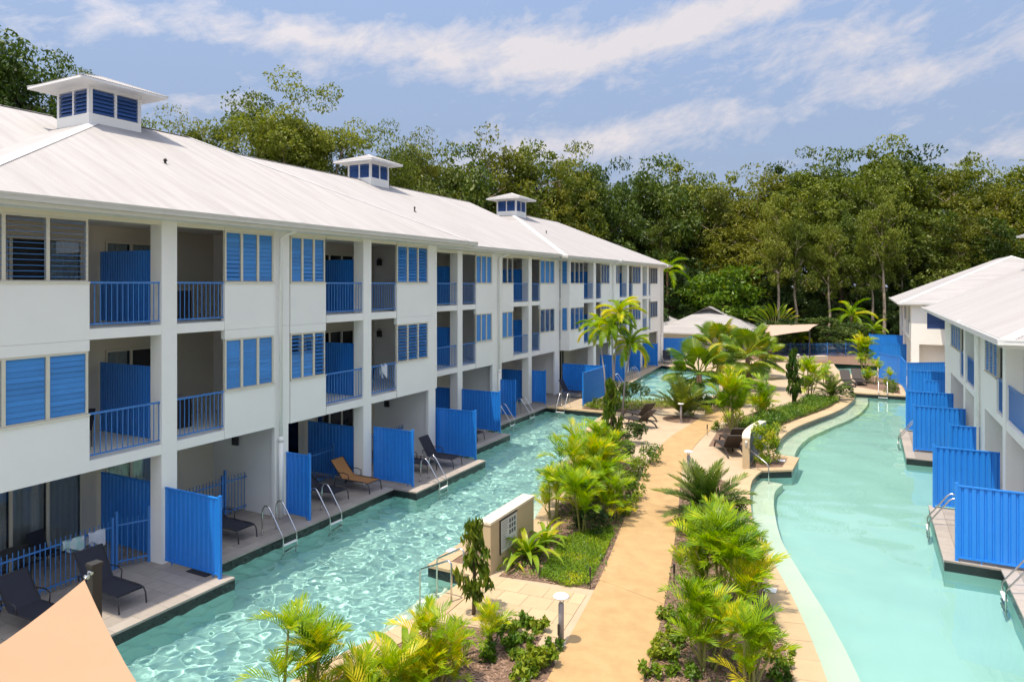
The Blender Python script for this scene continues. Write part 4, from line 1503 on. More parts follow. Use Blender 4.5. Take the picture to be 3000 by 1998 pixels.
cw = empty("curved_wall", (-4.1, 29, 0), "low curved wall with cream top, tan end and slate-blue pool side", "wall")
ln = spline([(-4.08, 27.12), (-4.2, 28.2), (-4.16, 29.5), (-3.95, 30.85)], 6)
lo_, ro_ = offset(ln, .13), offset(ln, -.13)
MB().poly(ro_ + lo_[::-1], -.02, 1.14).build("body", MT["tan_wall"], cw)
MB().poly(offset(ln, -.145) + offset(ln, .145)[::-1], 1.142, 1.19).build("capping", MT["tan_top"], cw)
sk = offset(ln, -.134)
b = MB()
b.add([(p[0], p[1], 0) for p in sk] + [(p[0], p[1], 1.14) for p in sk], [(i, i + 1, len(sk) + i + 1, len(sk) + i) for i in range(len(sk) - 1)])
b.build("slate_facing", MT["blue_wall"], cw)
for k, zz in enumerate((1.0, .86)):
    MB().box(-4.06 - .05, -4.06 + .03 - .0, 27.095, 27.115, zz, zz + .08).build("switch_plate", MT["white" if k == 0 else "grey_pole"], cw)
coping([(-3.52, 27.05), (-2.52, 27.72)], .36, "", .6, 1, cw, z=.036)
coping([(-2.52, 27.72), (-2.45, 29.75)], .36, "", .68, 1, cw, z=.038)
coping([(-2.45, 29.75), (-3.42, 29.95)], .30, "", .5, 1, cw, z=.034)
MB().poly([(-3.6, 27.5), (-2.9, 27.95), (-2.85, 29.4), (-3.6, 29.6), (-4.0, 29.5), (-4.0, 27.6)], .014).build("planter_soil", MT["mulch"], cw)


def handrail(pts, label):
    t = empty("handrail", (pts[0][0], pts[0][1], 0), label, "handrail")
    MB().tube(pts, .022, 8).build("rail", MT["steel"], t, True)
    return t


handrail([(-8.12, 12.72, 0), (-8.12, 12.72, .86), (-8.2, 12.74, .92), (-9.05, 12.9, .5), (-9.1, 12.92, .42), (-9.1, 12.92, -.9)], "steel handrail at the pool steps, the one nearer the landing foot")
handrail([(-8.25, 13.45, 0), (-8.25, 13.45, .86), (-8.33, 13.46, .92), (-9.05, 13.6, .5), (-9.1, 13.62, .42), (-9.1, 13.62, -.9)], "steel handrail at the pool steps, the one nearer the sign wall")
handrail([(-3.98, 27.1, .78), (-3.3, 26.75, .40), (-3.22, 26.7, .30), (-3.22, 26.7, -.9)], "steel handrail sloping from the curved wall into the right pool")


def bollard(px, py, label, h=1.0):
    x, y = G(px, py)
    t = empty("bollard_light", (x, y, .0), label, "light")
    MB().tube([(x, y, -.005), (x, y, h * .80), (x, y, h * .83)], [.055, .055, .042], 14).build("pole", MT["grey_pole"], t, True)
    for k in range(3):
        a = 2.1 * k + .4
        MB().tube([(x + .035 * math.cos(a), y + .035 * math.sin(a), h * .82), (x + .06 * math.cos(a), y + .06 * math.sin(a), h * .95)], .008, 6).build("strut", MT["grey_pole"], t)
    MB().tube([(x, y, h * .94), (x, y, h * .955), (x, y, h * .985), (x, y, h)], [.15, .165, .13, .05], 20).build("hood", MT["white"], t, True)
    MB().tube([(x, y, .008), (x, y, .022)], .09, 14).build("base_plate", MT["grey_pole"], t)


bollard(1644, 1890, "grey bollard light with white disc hood on the paved landing corner")
bollard(1995, 1238, "white-topped bollard light beside the round cycad bed")
bollard(2017, 1400, "white-topped bollard light behind the dark fronds by the path")
bollard(2245, 1128, "bollard light beyond the wicker loungers under the fan palms")
bollard(2338, 1072, "bollard light on the far sandy paving")


def spike(px, py, label, h=.5):
    x, y = G(px, py)
    t = empty("garden_spike_light", (x, y, 0), label, "light", "slim dark garden spike lights")
    MB().tube([(x, y, -.02), (x, y, h * .6)], .012, 6).build("stake", MT["dark_metal"], t)
    MB().tube([(x, y, h * .6), (x, y, h)], .028, 8).build("lamp_head", MT["dark_metal"], t)


for px_, py_, la in ((1637, 1905, "slim dark garden spike light beside the landing bollard"), (1729, 1725, "slim dark garden spike light in the bright ground cover"), (1885, 1342, "slim dark garden spike light at the bend of the path by the shrubs"),
                     (2072, 1275, "slim dark garden spike light at the mulch corner by the wicker loungers"), (1975, 1715, "slim dark garden spike light at the right path edge"), (2477, 1102, "slim dark garden spike light by the far right loungers")):
    spike(px_, py_, la)

# lids of the pool skimmers on the coping
for (px_, py_, la) in ((1325, 1617, "white square skimmer lid on the planter rim"), (2257, 1733, "white skimmer lid on the right coping under palm leaves"), (2290, 1352, "white skimmer lid in the small planter")):
    x, y = G(px_, py_)
    tag(MB().box(x - .13, x + .13, y - .13, y + .13, .036, .052).build("skimmer_lid", MT["white"]), la, "lid")

# ================================================================== SHADE SAILS
def sail(name, corners, sag, m, label, n=14):
    """four-cornered cloth with hollow edges"""
    c = [Vector(p) for p in corners]
    mid = sum(c, Vector()) / 4
    t = empty(name, tuple(mid), label, "shade sail")
    vs, fs = [], []
    for i in range(n + 1):
        for j in range(n + 1):
            u, v = i / n, j / n
            p = c[0].lerp(c[1], u).lerp(c[3].lerp(c[2], u), v)
            pull = sag * (1 - (1 - 4 * u * (1 - u)) * 1.0) * (2 * abs(v - .5)) ** 2 + sag * (4 * v * (1 - v)) * (2 * abs(u - .5)) ** 2
            p = p.lerp(mid, min(.6, pull))
            vs.append(p)
    for i in range(n):
        for j in range(n):
            a = i * (n + 1) + j
            fs.append((a, a + 1, a + n + 2, a + n + 1))
    b = MB()
    b.add(vs, fs)
    b.build("cloth", MT[m], t, True)
    return t


def ray(px, py, d):
    x, y = W(px, d)
    return (x, y, CAMZ + (833 - py) * d / 2000)


s_near = sail("shade_sail", [ray(247, 1698, 7.7), ray(1180, 2720, 4.3), ray(-700, 3900, 3.0), ray(-900, 2215, 4.7)], .2, "sail", "tan shade sail tied to a dark post over the near pool edge")
x, y = W(277, 8.0)
pst = empty("sail_post", (x, y, 0), "dark square steel post holding the tan shade sail", "post")
MB().box(x - .055, x + .055, y - .055, y + .055, -.02, 3.72).build("shaft", MT["dark_metal"], pst)
MB().box(x - .066, x + .066, y - .066, y + .066, 3.722, 3.76).build("cap", MT["dark_metal"], pst)
a, b_ = Vector(ray(250, 1694, 7.72)), Vector(ray(268, 1674, 7.93))
MB().tube([a, a.lerp(b_, .5), b_], .014, 8).build("turnbuckle", MT["steel"], s_near, True)
for f in (.2, .8):
    q = a.lerp(b_, f)
    MB().tube([q - Vector((.03, 0, 0)), q + Vector((.03, 0, 0))], .02, 8).build("shackle", MT["steel"], s_near)
sail("shade_sail", [ray(2226, 952, 66), ray(2402, 949, 70), ray(2372, 969, 62), ray(2232, 990, 60)], .10, "sail_pale", "pale pinkish shade sail at the far end of the courtyard")
for (px_, d_, zz, la) in ((2402, 70, 3.1, "thin post at the pointed tip of the far shade sail"), (2372, 62, 2.9, "thin post at the low corner of the far shade sail")):
    x, y = W(px_, d_)
    tag(MB().tube([(x, y, -.05), (x, y, zz)], .06, 8).build("sail_post", MT["dark_metal"]), la, "post")

# cream pillar and low far wall
x, y = G(2120, 1150)
tag(MB().box(x - .25, x + .25, y - .25, y + .25, -.02, 1.35).box(x - .28, x + .28, y - .28, y + .28, 1.35, 1.42).build("pillar", MT["tan_top"]), "cream rendered pillar below the fan palms", "pillar")
xa, ya = G(2290, 1060); xb, yb = G(2420, 1055)
tag(MB().bar((xa, ya, .28), (xb, yb, .2), .5, .42).build("garden_wall", MT["tan_top"]), "low cream garden wall across the far paving", "wall")

# ================================================================== SMALL THINGS ON THE TERRACES AND BALCONIES
def table(x, y, z, label, cloth=False):
    t = empty("balcony_table", (x, y, z), label, "table")
    MB().tube([(x, y, z + .70), (x, y, z + .73)], .38, 18).build("top", MT["black_frame"], t)
    for k in range(4):
        a = .785 + 1.571 * k
        MB().tube([(x + .3 * math.cos(a), y + .3 * math.sin(a), z + .003), (x + .22 * math.cos(a), y + .22 * math.sin(a), z + .70)], .015, 6).build("leg", MT["black_frame"], t)
    return t


def chair(x, y, z, rz, label):
    t = empty("balcony_chair", (0, 0, 0), label, "chair")
    MB().box(-.22, .22, -.22, .22, .42, .45).build("seat", MT["sling"], t)
    b = MB()
    b.add([(-.22 - .15 * u, yy, .45 + .45 * u + v) for u in (0, 1) for v in (0, .02) for yy in (-.22, .22)], [(0, 1, 3, 2), (4, 6, 7, 5), (0, 4, 5, 1), (2, 3, 7, 6), (0, 2, 6, 4), (1, 5, 7, 3)])
    b.build("backrest", MT["sling"], t)
    for sx in (-1, 1):
        for sy in (-1, 1): MB().tube([(sx * .22, sy * .21, .002), (sx * .2, sy * .21, .42)], .013, 6).build("leg", MT["black_frame"], t)
    t.location = (x, y, z)
    t.rotation_euler = (0, 0, rz)
    return t


table(-17.0, 12.0, 3.0, "round black table under a patterned cloth on the middle balcony right of the first column")
tag(MB().tube([(-17.0, 12.0, 3.732), (-17.0, 12.0, 3.742)], .36, 14).box(-16.75, -16.64, 11.85, 12.2, 3.45, 3.742).build("tablecloth", MT["towel"]), "pale patterned cloth hanging from the middle balcony table", "cloth")
chair(-17.1, 9.9, 3.0, R(-60), "black chair on the middle balcony left of the first column")
chair(-17.2, 9.8, 6.0, R(-20), "black chair on the top balcony left of the first column")
chair(-16.8, 20.3, 3.0, R(200), "black chair on the middle balcony past the second column")
chair(-17.9, 9.6, 0, R(10), "black chair on the shaded terrace behind the towel fence")
chair(-17.6, 8.2, 0, R(100), "black chair beside the glass doors behind the towel fence")
table(-17.8, 8.9, 0, "round black table on the shaded terrace behind the towel fence")
for z, la in ((3.0, "black air-conditioner box on the middle balcony"), (6.0, "black air-conditioner box on the top balcony")):
    t = empty("air_conditioner", (-17.3, 12.68, z), la, "appliance")
    MB().box(-17.75, -16.95, 12.4, 12.95, z + .004, z + .84).build("case", MT["black_frame"], t)
    MB().box(-17.76, -16.94, 12.39, 12.96, z + .841, z + .87).build("lid", MT["grey_pole"], t)
for (xx, yy, zz, la) in ((-17.6, 14.98, 7.9, "small dark lamp on the top party wall"), (-17.6, 14.98, 4.9, "small dark lamp on the middle party wall"), (-17.5, 14.97, 2.0, "dark meter box on the terrace party wall"),
                         (-18.2, 22.95, 7.8, "small dark lamp high on the second party wall"), (-18.2, 22.95, 4.8, "small dark lamp halfway up the second party wall"), (-17.8, 22.94, 1.9, "dark meter box on the second terrace party wall")):
    t = empty("wall_lamp", (xx, yy, zz), la, "light")
    MB().box(xx - .11, xx + .11, yy - .09, yy - .01, zz, zz + .26).build("body", MT["black_frame"], t)
    MB().box(xx - .06, xx + .06, yy - .06, yy - .02, zz + .262, zz + .34).build("bracket", MT["grey_pole"], t)
for (yy, zz, la) in ((12.3, 8.55, "dark ceiling fan under the top balcony roof by the first column"), (12.3, 5.62, "pale ceiling lamp under the middle balcony by the first column")):
    t = empty("ceiling_fixture", (-17, yy, zz), la, "light")
    MB().tube([(-17, yy, zz - .2), (-17, yy, zz - .1), (-17, yy, zz + .1)], [.12, .09, .03], 12).build("shade", MT["dark_metal" if zz > 7 else "tan_top"], t, True)


def towel(x, y, z, dx, dy, w, drop, m, label):
    """a cloth folded over a rail"""
    b = MB()
    n = 8
    vs, fs = [], []
    for i in range(n + 1):
        u = i / n - .5
        for (o, h) in ((-.035, -drop * (.8 + .25 * math.sin(5 * u))), (-.03, -.05), (0, .012), (.03, -.05), (.038, -drop * (.9 + .2 * math.cos(7 * u)))):
            vs.append((x + dx * u * w - dy * o * (1 + .6 * math.sin(9 * u)), y + dy * u * w + dx * o * (1 + .6 * math.sin(9 * u)), z + h + .01 * math.sin(11 * u)))
    for i in range(n):
        for j in range(4):
            a = i * 5 + j
            fs.append((a, a + 1, a + 6, a + 5))
    b.add(vs, fs)
    tag(b.build("towel", MT[m], None, True), label, "towel")


towel(-16.42, 9.4, 1.09, 0, 1, .5, .3, "towel_green", "green and white towel hung over the long blue fence")
towel(-16.43, 9.95, 1.09, 0, 1, .42, .38, "towel", "pale grey towel hung over the long blue fence")
towel(-15.77, 20.1, 4.08, 0, 1, .4, .5, "towel", "pale towel hung over the middle balcony railing past the second column")
towel(-17.1, 17.6, 1.09, 0, 1, .35, .5, "towel", "pale towel hung on the fence behind the tan lounger")
towel(-17.1, 21.6, 1.09, 0, 1, .35, .5, "towel_green", "patterned towel hung on the fence of the jutting terrace")
x, y = G(2693, 1142)
ring = MB()
ring.tube([(x + .3 * math.cos(a), y + .3 * math.sin(a), .22) for a in np.linspace(0, 6.2832, 20)], .12, 8, cap=False)
tag(ring.build("pool_ring", MT["white"], None, True), "white inflatable ring lying on the right terrace", "pool ring")
x, y = G(602, 1670)
tag(MB().box(x - .35, x + .35, y - .28, y + .28, .003, .016).build("door_mat", MT["sling"]), "dark mat at the foot of the first bright screen", "mat")

# ================================================================== PLANTS
def rot_to(v, az, el):
    return Vector((v.x * math.cos(el) * math.cos(az), v.x * math.cos(el) * math.sin(az), v.x * math.sin(el)))


def frond_mesh(name, L, n, leaf, droop, vee, wid, m, seed, sweep=(75, 28), petiole=.16, hang=.35):
    """one feather leaf along +x, curving down towards its tip"""
    r = np.random.RandomState(seed)
    b = MB()
    pts, tg = [Vector((0, 0, 0))], []
    K = 24
    for k in range(K):
        t = k / K
        a = -droop * t ** 1.4
        d = Vector((math.cos(a), 0, math.sin(a)))
        tg.append(d)
        pts.append(pts[-1] + d * (L / K))
    tg.append(tg[-1])
    b.tube(pts[::3], [.018 * L * (1 - .8 * i / 8) * .55 for i in range(len(pts[::3]))], 4, False)
    for i in range(n):
        t = petiole + (1 - petiole) * (i + .5) / n
        k = t * K
        j = min(K - 1, int(k))
        p = pts[j].lerp(pts[j + 1], k - j)
        d = tg[j]
        up = Vector((-d.z, 0, d.x))
        q = (t - petiole) / (1 - petiole)
        ll = leaf * (0.35 + .65 * math.sin(math.pi * min(1, .18 + .78 * q)) ** .8)
        sw = R(sweep[0] + (sweep[1] - sweep[0]) * q)
        for s_ in (-1, 1):
            lj = ll * r.uniform(.85, 1.1)
            swj = sw + r.uniform(-.08, .08)
            v = vee + r.uniform(-.12, .12)
            out = d * math.cos(swj) + (Vector((0, s_, 0)) * math.cos(v) + up * math.sin(v)) * math.sin(swj)
            wv = d.cross(out).cross(out).normalized() * (wid / 2) if d.cross(out).length > 1e-4 else d * wid / 2
            m1 = p + out * lj * .45
            tip = p + out * lj + Vector((0, 0, -hang * lj * r.uniform(.6, 1.2)))
            m1 = m1 + Vector((0, 0, -hang * lj * .12))
            b.add([p - wv * .4, p + wv * .4, m1 + wv, m1 - wv, tip], [(0, 1, 2, 3), (3, 2, 4)])
    return b.mesh(name, m)


def fan_mesh(name, rad, m, seed, seg=30, droop=.5, pet=.9):
    """fan leaf on a stalk along +x"""
    r = np.random.RandomState(seed)
    b = MB()
    b.tube([(0, 0, 0), (pet * .5, 0, .05), (pet, 0, 0)], .016, 5, False)
    span = R(310)
    for k in range(seg):
        a0 = -span / 2 + span * k / seg
        a1 = -span / 2 + span * (k + 1) / seg
        am = (a0 + a1) / 2
        rr = rad * (1 - .18 * abs(am) / (span / 2)) * r.uniform(.94, 1.04)

        def P_(a, q, lift):
            x, y = pet + q * math.cos(a), q * math.sin(a)
            return (x, y, lift - droop * (q / rad) ** 2 * rad * .55)
        fold = .03 * rad
        b.add([P_(a0, .02, 0), P_(am, .02, fold * .2), P_(a0, rr * .74, 0), P_(am, rr * .78, fold * 1.6), P_(am, rr, fold * .3), P_(a1, .02, 0), P_(a1, rr * .74, 0)],
              [(0, 2, 3, 1), (2, 4, 3), (1, 3, 6, 5), (3, 4, 6)])
    return b.mesh(name, m)


def strap_mesh(name, L, w, droop, m, seed, wave=0.0):
    b = MB()
    n = 9
    p = Vector((0, 0, 0))
    vs, fs = [], []
    for k in range(n + 1):
        t = k / n
        a = -droop * t ** 1.5
        d = Vector((math.cos(a), 0, math.sin(a)))
        if k: p = p + d * (L / n)
        ww = w / 2 * max(.02, math.sin(math.pi * min(1, .10 + .9 * t)) ** .7)
        up = Vector((-d.z, 0, d.x)) * ww * .45
        y_ = wave * math.sin(6 * t + seed)
        vs += [p + Vector((0, -ww + y_, 0)) + up, p + Vector((0, y_, 0)), p + Vector((0, ww + y_, 0)) + up]
    for k in range(n):
        a = 3 * k
        fs += [(a, a + 1, a + 4, a + 3), (a + 1, a + 2, a + 5, a + 4)]
    b.add(vs, fs)
    return b.mesh(name, m, True)


FR = {
    "cane": [frond_mesh("frond", 1.0, 11, .44, .6 + .3 * i, .5, .046, MT["l_cane"], i, (62, 26), .22, .16) for i in range(4)],
    "cycad": [frond_mesh("frond", 1.0, 30, .27, .35 + .22 * i, .4, .026, MT["l_cycad"], 10 + i, (66, 34), .08, .10) for i in range(3)],
    "fox": [frond_mesh("frond", 1.0, 34, .26, 1.3 + .2 * i, .9, .03, MT["l_cane"], 20 + i, (80, 35), .12, .5) for i in range(2)],
    "fan": [fan_mesh("leaf", .62, MT["l_fan"], 30 + i, 26 + 4 * i, .35 + .35 * i) for i in range(3)],
    "strap": [strap_mesh("leaf", 1.0, .13, 1.2 + .45 * i, MT["l_strap"], i) for i in range(3)],
    "paddle": [strap_mesh("leaf", 1.0, .26, .35 + .25 * i, MT["l_fan"], i) for i in range(2)],
}


def cane_clump(px, py, h, stems, spread, label, group=None, frond=.40, kind="cane", base=None, nf=(6, 9), seed=None, per=True):
    """a clump of thin stems, each with its own head of feather leaves"""
    r = random.Random(seed if seed is not None else px * 7 + py)
    x, y = base if base else G(px, py)
    t = empty("golden_cane_palm", (x, y, 0), label, "palm", group)
    for k in range(int(stems * 1.25 + .5)):
        a = r.uniform(0, 6.28)
        lean = r.uniform(.05, 1) * spread
        hh = h * r.uniform(.12, .72)
        p0 = Vector((x + .12 * math.cos(a), y + .12 * math.sin(a), 0))
        p1 = Vector((x + lean * math.cos(a), y + lean * math.sin(a), hh))
        pm = p0.lerp(p1, .5) + Vector((0, 0, hh * .12))
        MB().tube([p0, pm, p1], [.028, .024, .018], 6, False).build("stem", MT["cane"], t, True)
        n = r.randint(*nf)
        for j in range(n):
            az = a + 2.4 * j + r.uniform(-.4, .4)
            el = R(r.uniform(40, 88)) if j else R(87)
            sc = max(.5, frond * h) * r.uniform(.7, 1.15)
            put("frond", r.choice(FR[kind]), p1, t, (0, -el, az), (sc, sc * r.uniform(.8, 1.1), sc))
    return t


def rosette(px, py, h, n, kind, label, name, cat, group=None, el=(15, 80), base=None, trunk=0.0, tr=.12, seed=None, mt="palm_trunk", scz=1.0, lo=.75):
    r = random.Random(seed if seed is not None else px * 3 + py)
    x, y = base if base else G(px, py)
    t = empty(name, (x, y, 0), label, cat, group)
    if trunk:
        MB().tube([(x, y, -.02), (x + .02, y, trunk * .5), (x, y, trunk)], [tr * 1.15, tr, tr * .9], 10).build("trunk", MT[mt], t, True)
    for j in range(n):
        f = (j + .5) / n
        az = 2.39996 * j + r.uniform(-.2, .2)
        e_ = R(el[1] + (el[0] - el[1]) * f + r.uniform(-6, 6))
        sc = h * r.uniform(lo, 1.0)
        nm = "frond" if kind in ("cycad", "cane", "fox") else "leaf"
        put(nm, r.choice(FR[kind]), (x, y, max(.05, trunk)), t, (r.uniform(-.25, .25), -e_, az), (sc, sc, sc * scz))
    return t


def leafball(name, clumps, per, size, m, seed, asp=1.8, hang=0.0, flat=0.0):
    """many small leaf faces gathered in clumps: (x, y, z, rx, ry, rz)"""
    r = np.random.RandomState(seed)
    V, F = [], []
    for (cx, cy_, cz, rx, ry, rz) in clumps:
        n = per
        d = r.normal(size=(n, 3))
        d /= np.linalg.norm(d, axis=1)[:, None]
        rad = r.uniform(.35, 1, n) ** .5
        c = d * rad[:, None] * np.array([rx, ry, rz]) + np.array([cx, cy_, cz])
        ax = r.normal(size=(n, 3)) + d * .4
        ax[:, 2] = ax[:, 2] * (1 - flat) - hang * 2.0
        ax /= np.linalg.norm(ax, axis=1)[:, None]
        nn = r.normal(size=(n, 3)) + np.array([0, 0, .9]) + d * .5
        sd = np.cross(ax, nn)
        sd /= (np.linalg.norm(sd, axis=1)[:, None] + 1e-6)
        s_ = size * r.uniform(.6, 1.25, n)[:, None]
        b0 = len(V)
        quad = np.stack([c - ax * s_ * .5, c + sd * s_ * .5 / asp, c + ax * s_ * .5, c - sd * s_ * .5 / asp], 1)
        V.append(quad.reshape(-1, 3))
    V = np.concatenate(V)
    n = len(V) // 4
    me = bpy.data.meshes.new(name)
    me.vertices.add(len(V)); me.vertices.foreach_set("co", V.ravel())
    me.loops.add(len(V)); me.loops.foreach_set("vertex_index", np.arange(len(V)))
    me.polygons.add(n); me.polygons.foreach_set("loop_start", np.arange(0, len(V), 4))
    me.update(calc_edges=True)
    me.materials.append(m)
    return me


# ---- shrubs
def bush_me(seed, m, tall=1.0, size=.13, per=60, n=15, asp=2.2):
    r = np.random.RandomState(seed)
    cl = []
    for k in range(n):
        a, q = r.uniform(0, 6.28), r.uniform(0, 1) ** .6
        z = r.uniform(.12, 1.0) * tall
        w = .62 * (1 - .35 * (z / tall - .4) ** 2)
        cl.append((q * w * math.cos(a), q * w * math.sin(a), z * .9, r.uniform(.16, .30), r.uniform(.16, .30), r.uniform(.14, .28)))
    return leafball("leaves", cl, per, size, m, seed, asp)


BUSH = {"low": [bush_me(50 + i, MT["l_bush"], .8, .30, 26, 12, 2.0) for i in range(3)], "bush": [bush_me(i, MT["l_bush"]) for i in range(3)], "bright": [bush_me(10 + i, MT["l_bright"], size=.15, asp=3) for i in range(3)], "dark": [bush_me(20 + i, MT["l_dark"], size=.14) for i in range(2)],
        "tall": [bush_me(30 + i, MT["l_bright"], 1.9, .12, 60, 26, 2.6) for i in range(2)], "bambu": [bush_me(40 + i, MT["l_bright"], 1.6, .19, 80, 26, 4.5) for i in range(2)]}


def shrub(px, py, w, kind, label, group=None, base=None, h=None, seed=None):
    r = random.Random(seed if seed is not None else px * 5 + py)
    x, y = base if base else G(px, py)
    t = empty("shrub", (x, y, 0), label, "shrub", group)
    sz = h if h else w
    put("leaves", r.choice(BUSH[kind]), (x, y, 0), t, (0, 0, r.uniform(0, 6.28)), (w, w, sz))
    b = MB()
    for k in range(4):
        a = r.uniform(0, 6.28)
        b.tube([(x, y, -.01), (x + .25 * w * math.cos(a), y + .25 * w * math.sin(a), .5 * sz)], [.012, .006], 5, False)
    b.build("stems", MT["bark_dark"], t)
    return t


# ---- weeping mast trees
def mast_me(seed):
    r = np.random.RandomState(seed)
    cl = []
    for k in range(40):
        z = .2 + .8 * (k + r.uniform(0, 1)) / 40
        w = .155 * (1 - .62 * max(0, z - .5) / .5) * (.72 + .28 * math.sin(19 * z)) * r.uniform(.45, 1.1)
        a = r.uniform(0, 6.28)
        cl.append((w * math.cos(a), w * math.sin(a), z - .02, .045, .045, .06))
    return leafball("leaves", cl, 26, .11, MT["l_mast"], seed, 5.0, hang=2.2)


MAST = [mast_me(1), mast_me(2)]


def mast(px, py, h, label, k=0, wid=1.0, base=None):
    x, y = base if base else G(px, py)
    t = empty("mast_tree", (x, y, 0), label, "tree")
    MB().tube([(x, y, -.02), (x + .02, y, h * .5), (x, y, h * .96)], [.045, .035, .01], 8).build("trunk", MT["bark_dark"], t, True)
    put("crown", MAST[k], (x, y, 0), t, (0, 0, px), (h * wid, h * wid, h))


mast(1388, 1800, 2.0, "small weeping mast tree with drooping leaves on the paved landing edge", 0, 1.25)
mast(2322, 1195, 3.3, "dark weeping mast tree in the far right bed", 1, 1.0)
mast(1790, 1312, 2.9, "pale weeping mast tree at the head of the left bed", 1, 1.15)

# ---- golden cane palms: label, place, height, stems, spread
NEARL = [
    (925, 2090, 1.7, 6, .4, "feathery cane palm standing against the water by the bottom of the left bed"),
    (1270, 2030, 1.5, 9, .45, "dense golden cane clump below the weeping mast tree on the landing"),
    (1420, 1905, .9, 3, .2, "small golden cane sprouting at the mast tree foot"),
]
for px_, py_, h, s_, sp, la in NEARL: cane_clump(px_, py_, h, s_, sp, la)
cane_clump(0, 0, 2.6, 2, .3, "yellow-leaved cane palm reaching up over the near pool corner", base=(-7.9, 7.5), frond=.25, nf=(6, 8), seed=4)
cane_clump(0, 0, 1.3, 5, .5, "green cane clump low in front of the near strap leaves", base=(-7.2, 8.9), frond=.5, seed=9)
MIDL = [
    (1690, 1500, 2.3, 8, .7, "yellow-tipped cane clump leaning over the pool behind the ground cover"),
    (1745, 1470, 2.5, 8, .7, "big bright cane clump at the middle of the left bed"),
    (1800, 1520, 1.6, 6, .5, "low cane clump beside the path behind the ground cover"),
    (1705, 1560, 1.8, 7, .6, "cane clump right behind the bright ground cover"),
    (1620, 1520, 1.5, 5, .5, "yellow cane clump overhanging the coping past the sign wall"),
    (1760, 1390, 2.0, 6, .55, "cane clump below the pale weeping mast tree"),
]
for px_, py_, h, s_, sp, la in MIDL: cane_clump(px_, py_, h, s_, sp, la)
RIGHT = [
    (2120, 1800, 2.1, 9, .65, "broad cane clump in the right bed opposite the landing"),
    (2055, 1770, 1.5, 6, .5, "yellow cane clump brushing the right edge of the path"),
    (2195, 1760, 1.6, 6, .5, "cane clump leaning over the right coping"),
    (2065, 1600, 1.35, 6, .4, "yellow cane clump below the dark feather palm"),
    (2075, 1960, 1.6, 7, .5, "cane clump with pale arching leaves near the bottom of the right bed"),
    (2190, 2030, 1.4, 6, .5, "dark cane clump at the bottom of the right bed"),
    (2150, 1660, 1.2, 5, .4, "small cane clump by the curve of the right coping"),
    (2100, 1900, 1.1, 5, .4, "low cane clump between the two broad ones in the right bed"),
]
for px_, py_, h, s_, sp, la in RIGHT: cane_clump(px_, py_, h, s_, sp, la)
FAR = [
    (2150, 1268, 2.8, 8, .6, "tall cane clump beside the path before the slate-backed wall"),
    (2232, 1230, 2.2, 7, .6, "cane clump between the curved wall and the mast tree"),
    (2372, 1165, 2.5, 8, .6, "bright cane clump right of the dark mast tree"),
    (2415, 1125, 1.5, 6, .4, "yellow cane clump before the far right loungers"),
    (2530, 1090, 3.0, 7, .5, "tall cane clump by the far right pool"),
    (2560, 1125, 1.8, 5, .4, "cane clump beside the bare earth of the small garden"),
    (2610, 1140, 1.5, 4, .4, "yellow palm in the small garden by the slanted screen"),
    (2170, 1190, 1.8, 6, .5, "cane clump below the fan palms"),
]
for px_, py_, h, s_, sp, la in FAR: cane_clump(px_, py_, h, s_, sp, la, nf=(4, 6))

# ---- dark feather palms
rosette(2066, 1520, 1.7, 34, "cycad", "dark stiff feather palm beside the path below the bollard", "feather_palm", "palm", el=(8, 86), trunk=.3)
rosette(2070, 1590, 1.1, 20, "cycad", "smaller dark feather palm in front of the stiff one", "feather_palm", "palm", el=(10, 80), trunk=.15)
rosette(1998, 1222, 2.0, 30, "cycad", "dark feather palm in the round bed at the path bend", "feather_palm", "palm", el=(38, 88), trunk=.15)
rosette(2436, 1172, 1.5, 24, "cycad", "dark feather palm at the head of the right coping", "feather_palm", "palm", el=(10, 80), trunk=.3)

# ---- strap-leaved plants
for (px_, py_, h, n, la) in ((1545, 1640, 1.35, 20, "broad strap-leaved plant beside the notice board"), (1600, 1600, 1.1, 12, "upright strap-leaved plant at the end of the sign wall"), (1500, 1660, .7, 8, "small yellow strap-leaved plant under the notice board"),
                             (1190, 1990, 1.35, 16, "strap-leaved plant with orange tips above the near coping"), (1080, 2030, 1.1, 12, "dark strap-leaved plant by the near coping"), (1330, 1930, .8, 8, "strap-leaved plant in the mulch below the landing")):
    rosette(px_, py_, h, n, "strap", la, "strap_leaf_plant", "plant", el=(25, 86))
rosette(0, 0, 1.3, 14, "strap", "big strap-leaved plant at the bottom of the left bed", "strap_leaf_plant", "plant", el=(25, 86), base=(-7.0, 9.6))

# ---- fan palms by the far pool
for (px_, py_, tk, h, n, la) in ((2048, 1190, 1.9, 1.6, 18, "fan palm with stout brown trunk at the near edge of the far pool"), (2190, 1140, 2.3, 1.7, 20, "tall fan palm behind the cream pillar"), (2105, 1110, 2.4, 1.7, 20, "tallest fan palm rising before the pool house roof"), (2230, 1105, 1.6, 1.5, 14, "low fan palm beside the wicker loungers")):
    rosette(px_, py_, h, n, "fan", la, "fan_palm", "palm", el=(-35, 75), trunk=tk, tr=.16, lo=.85)

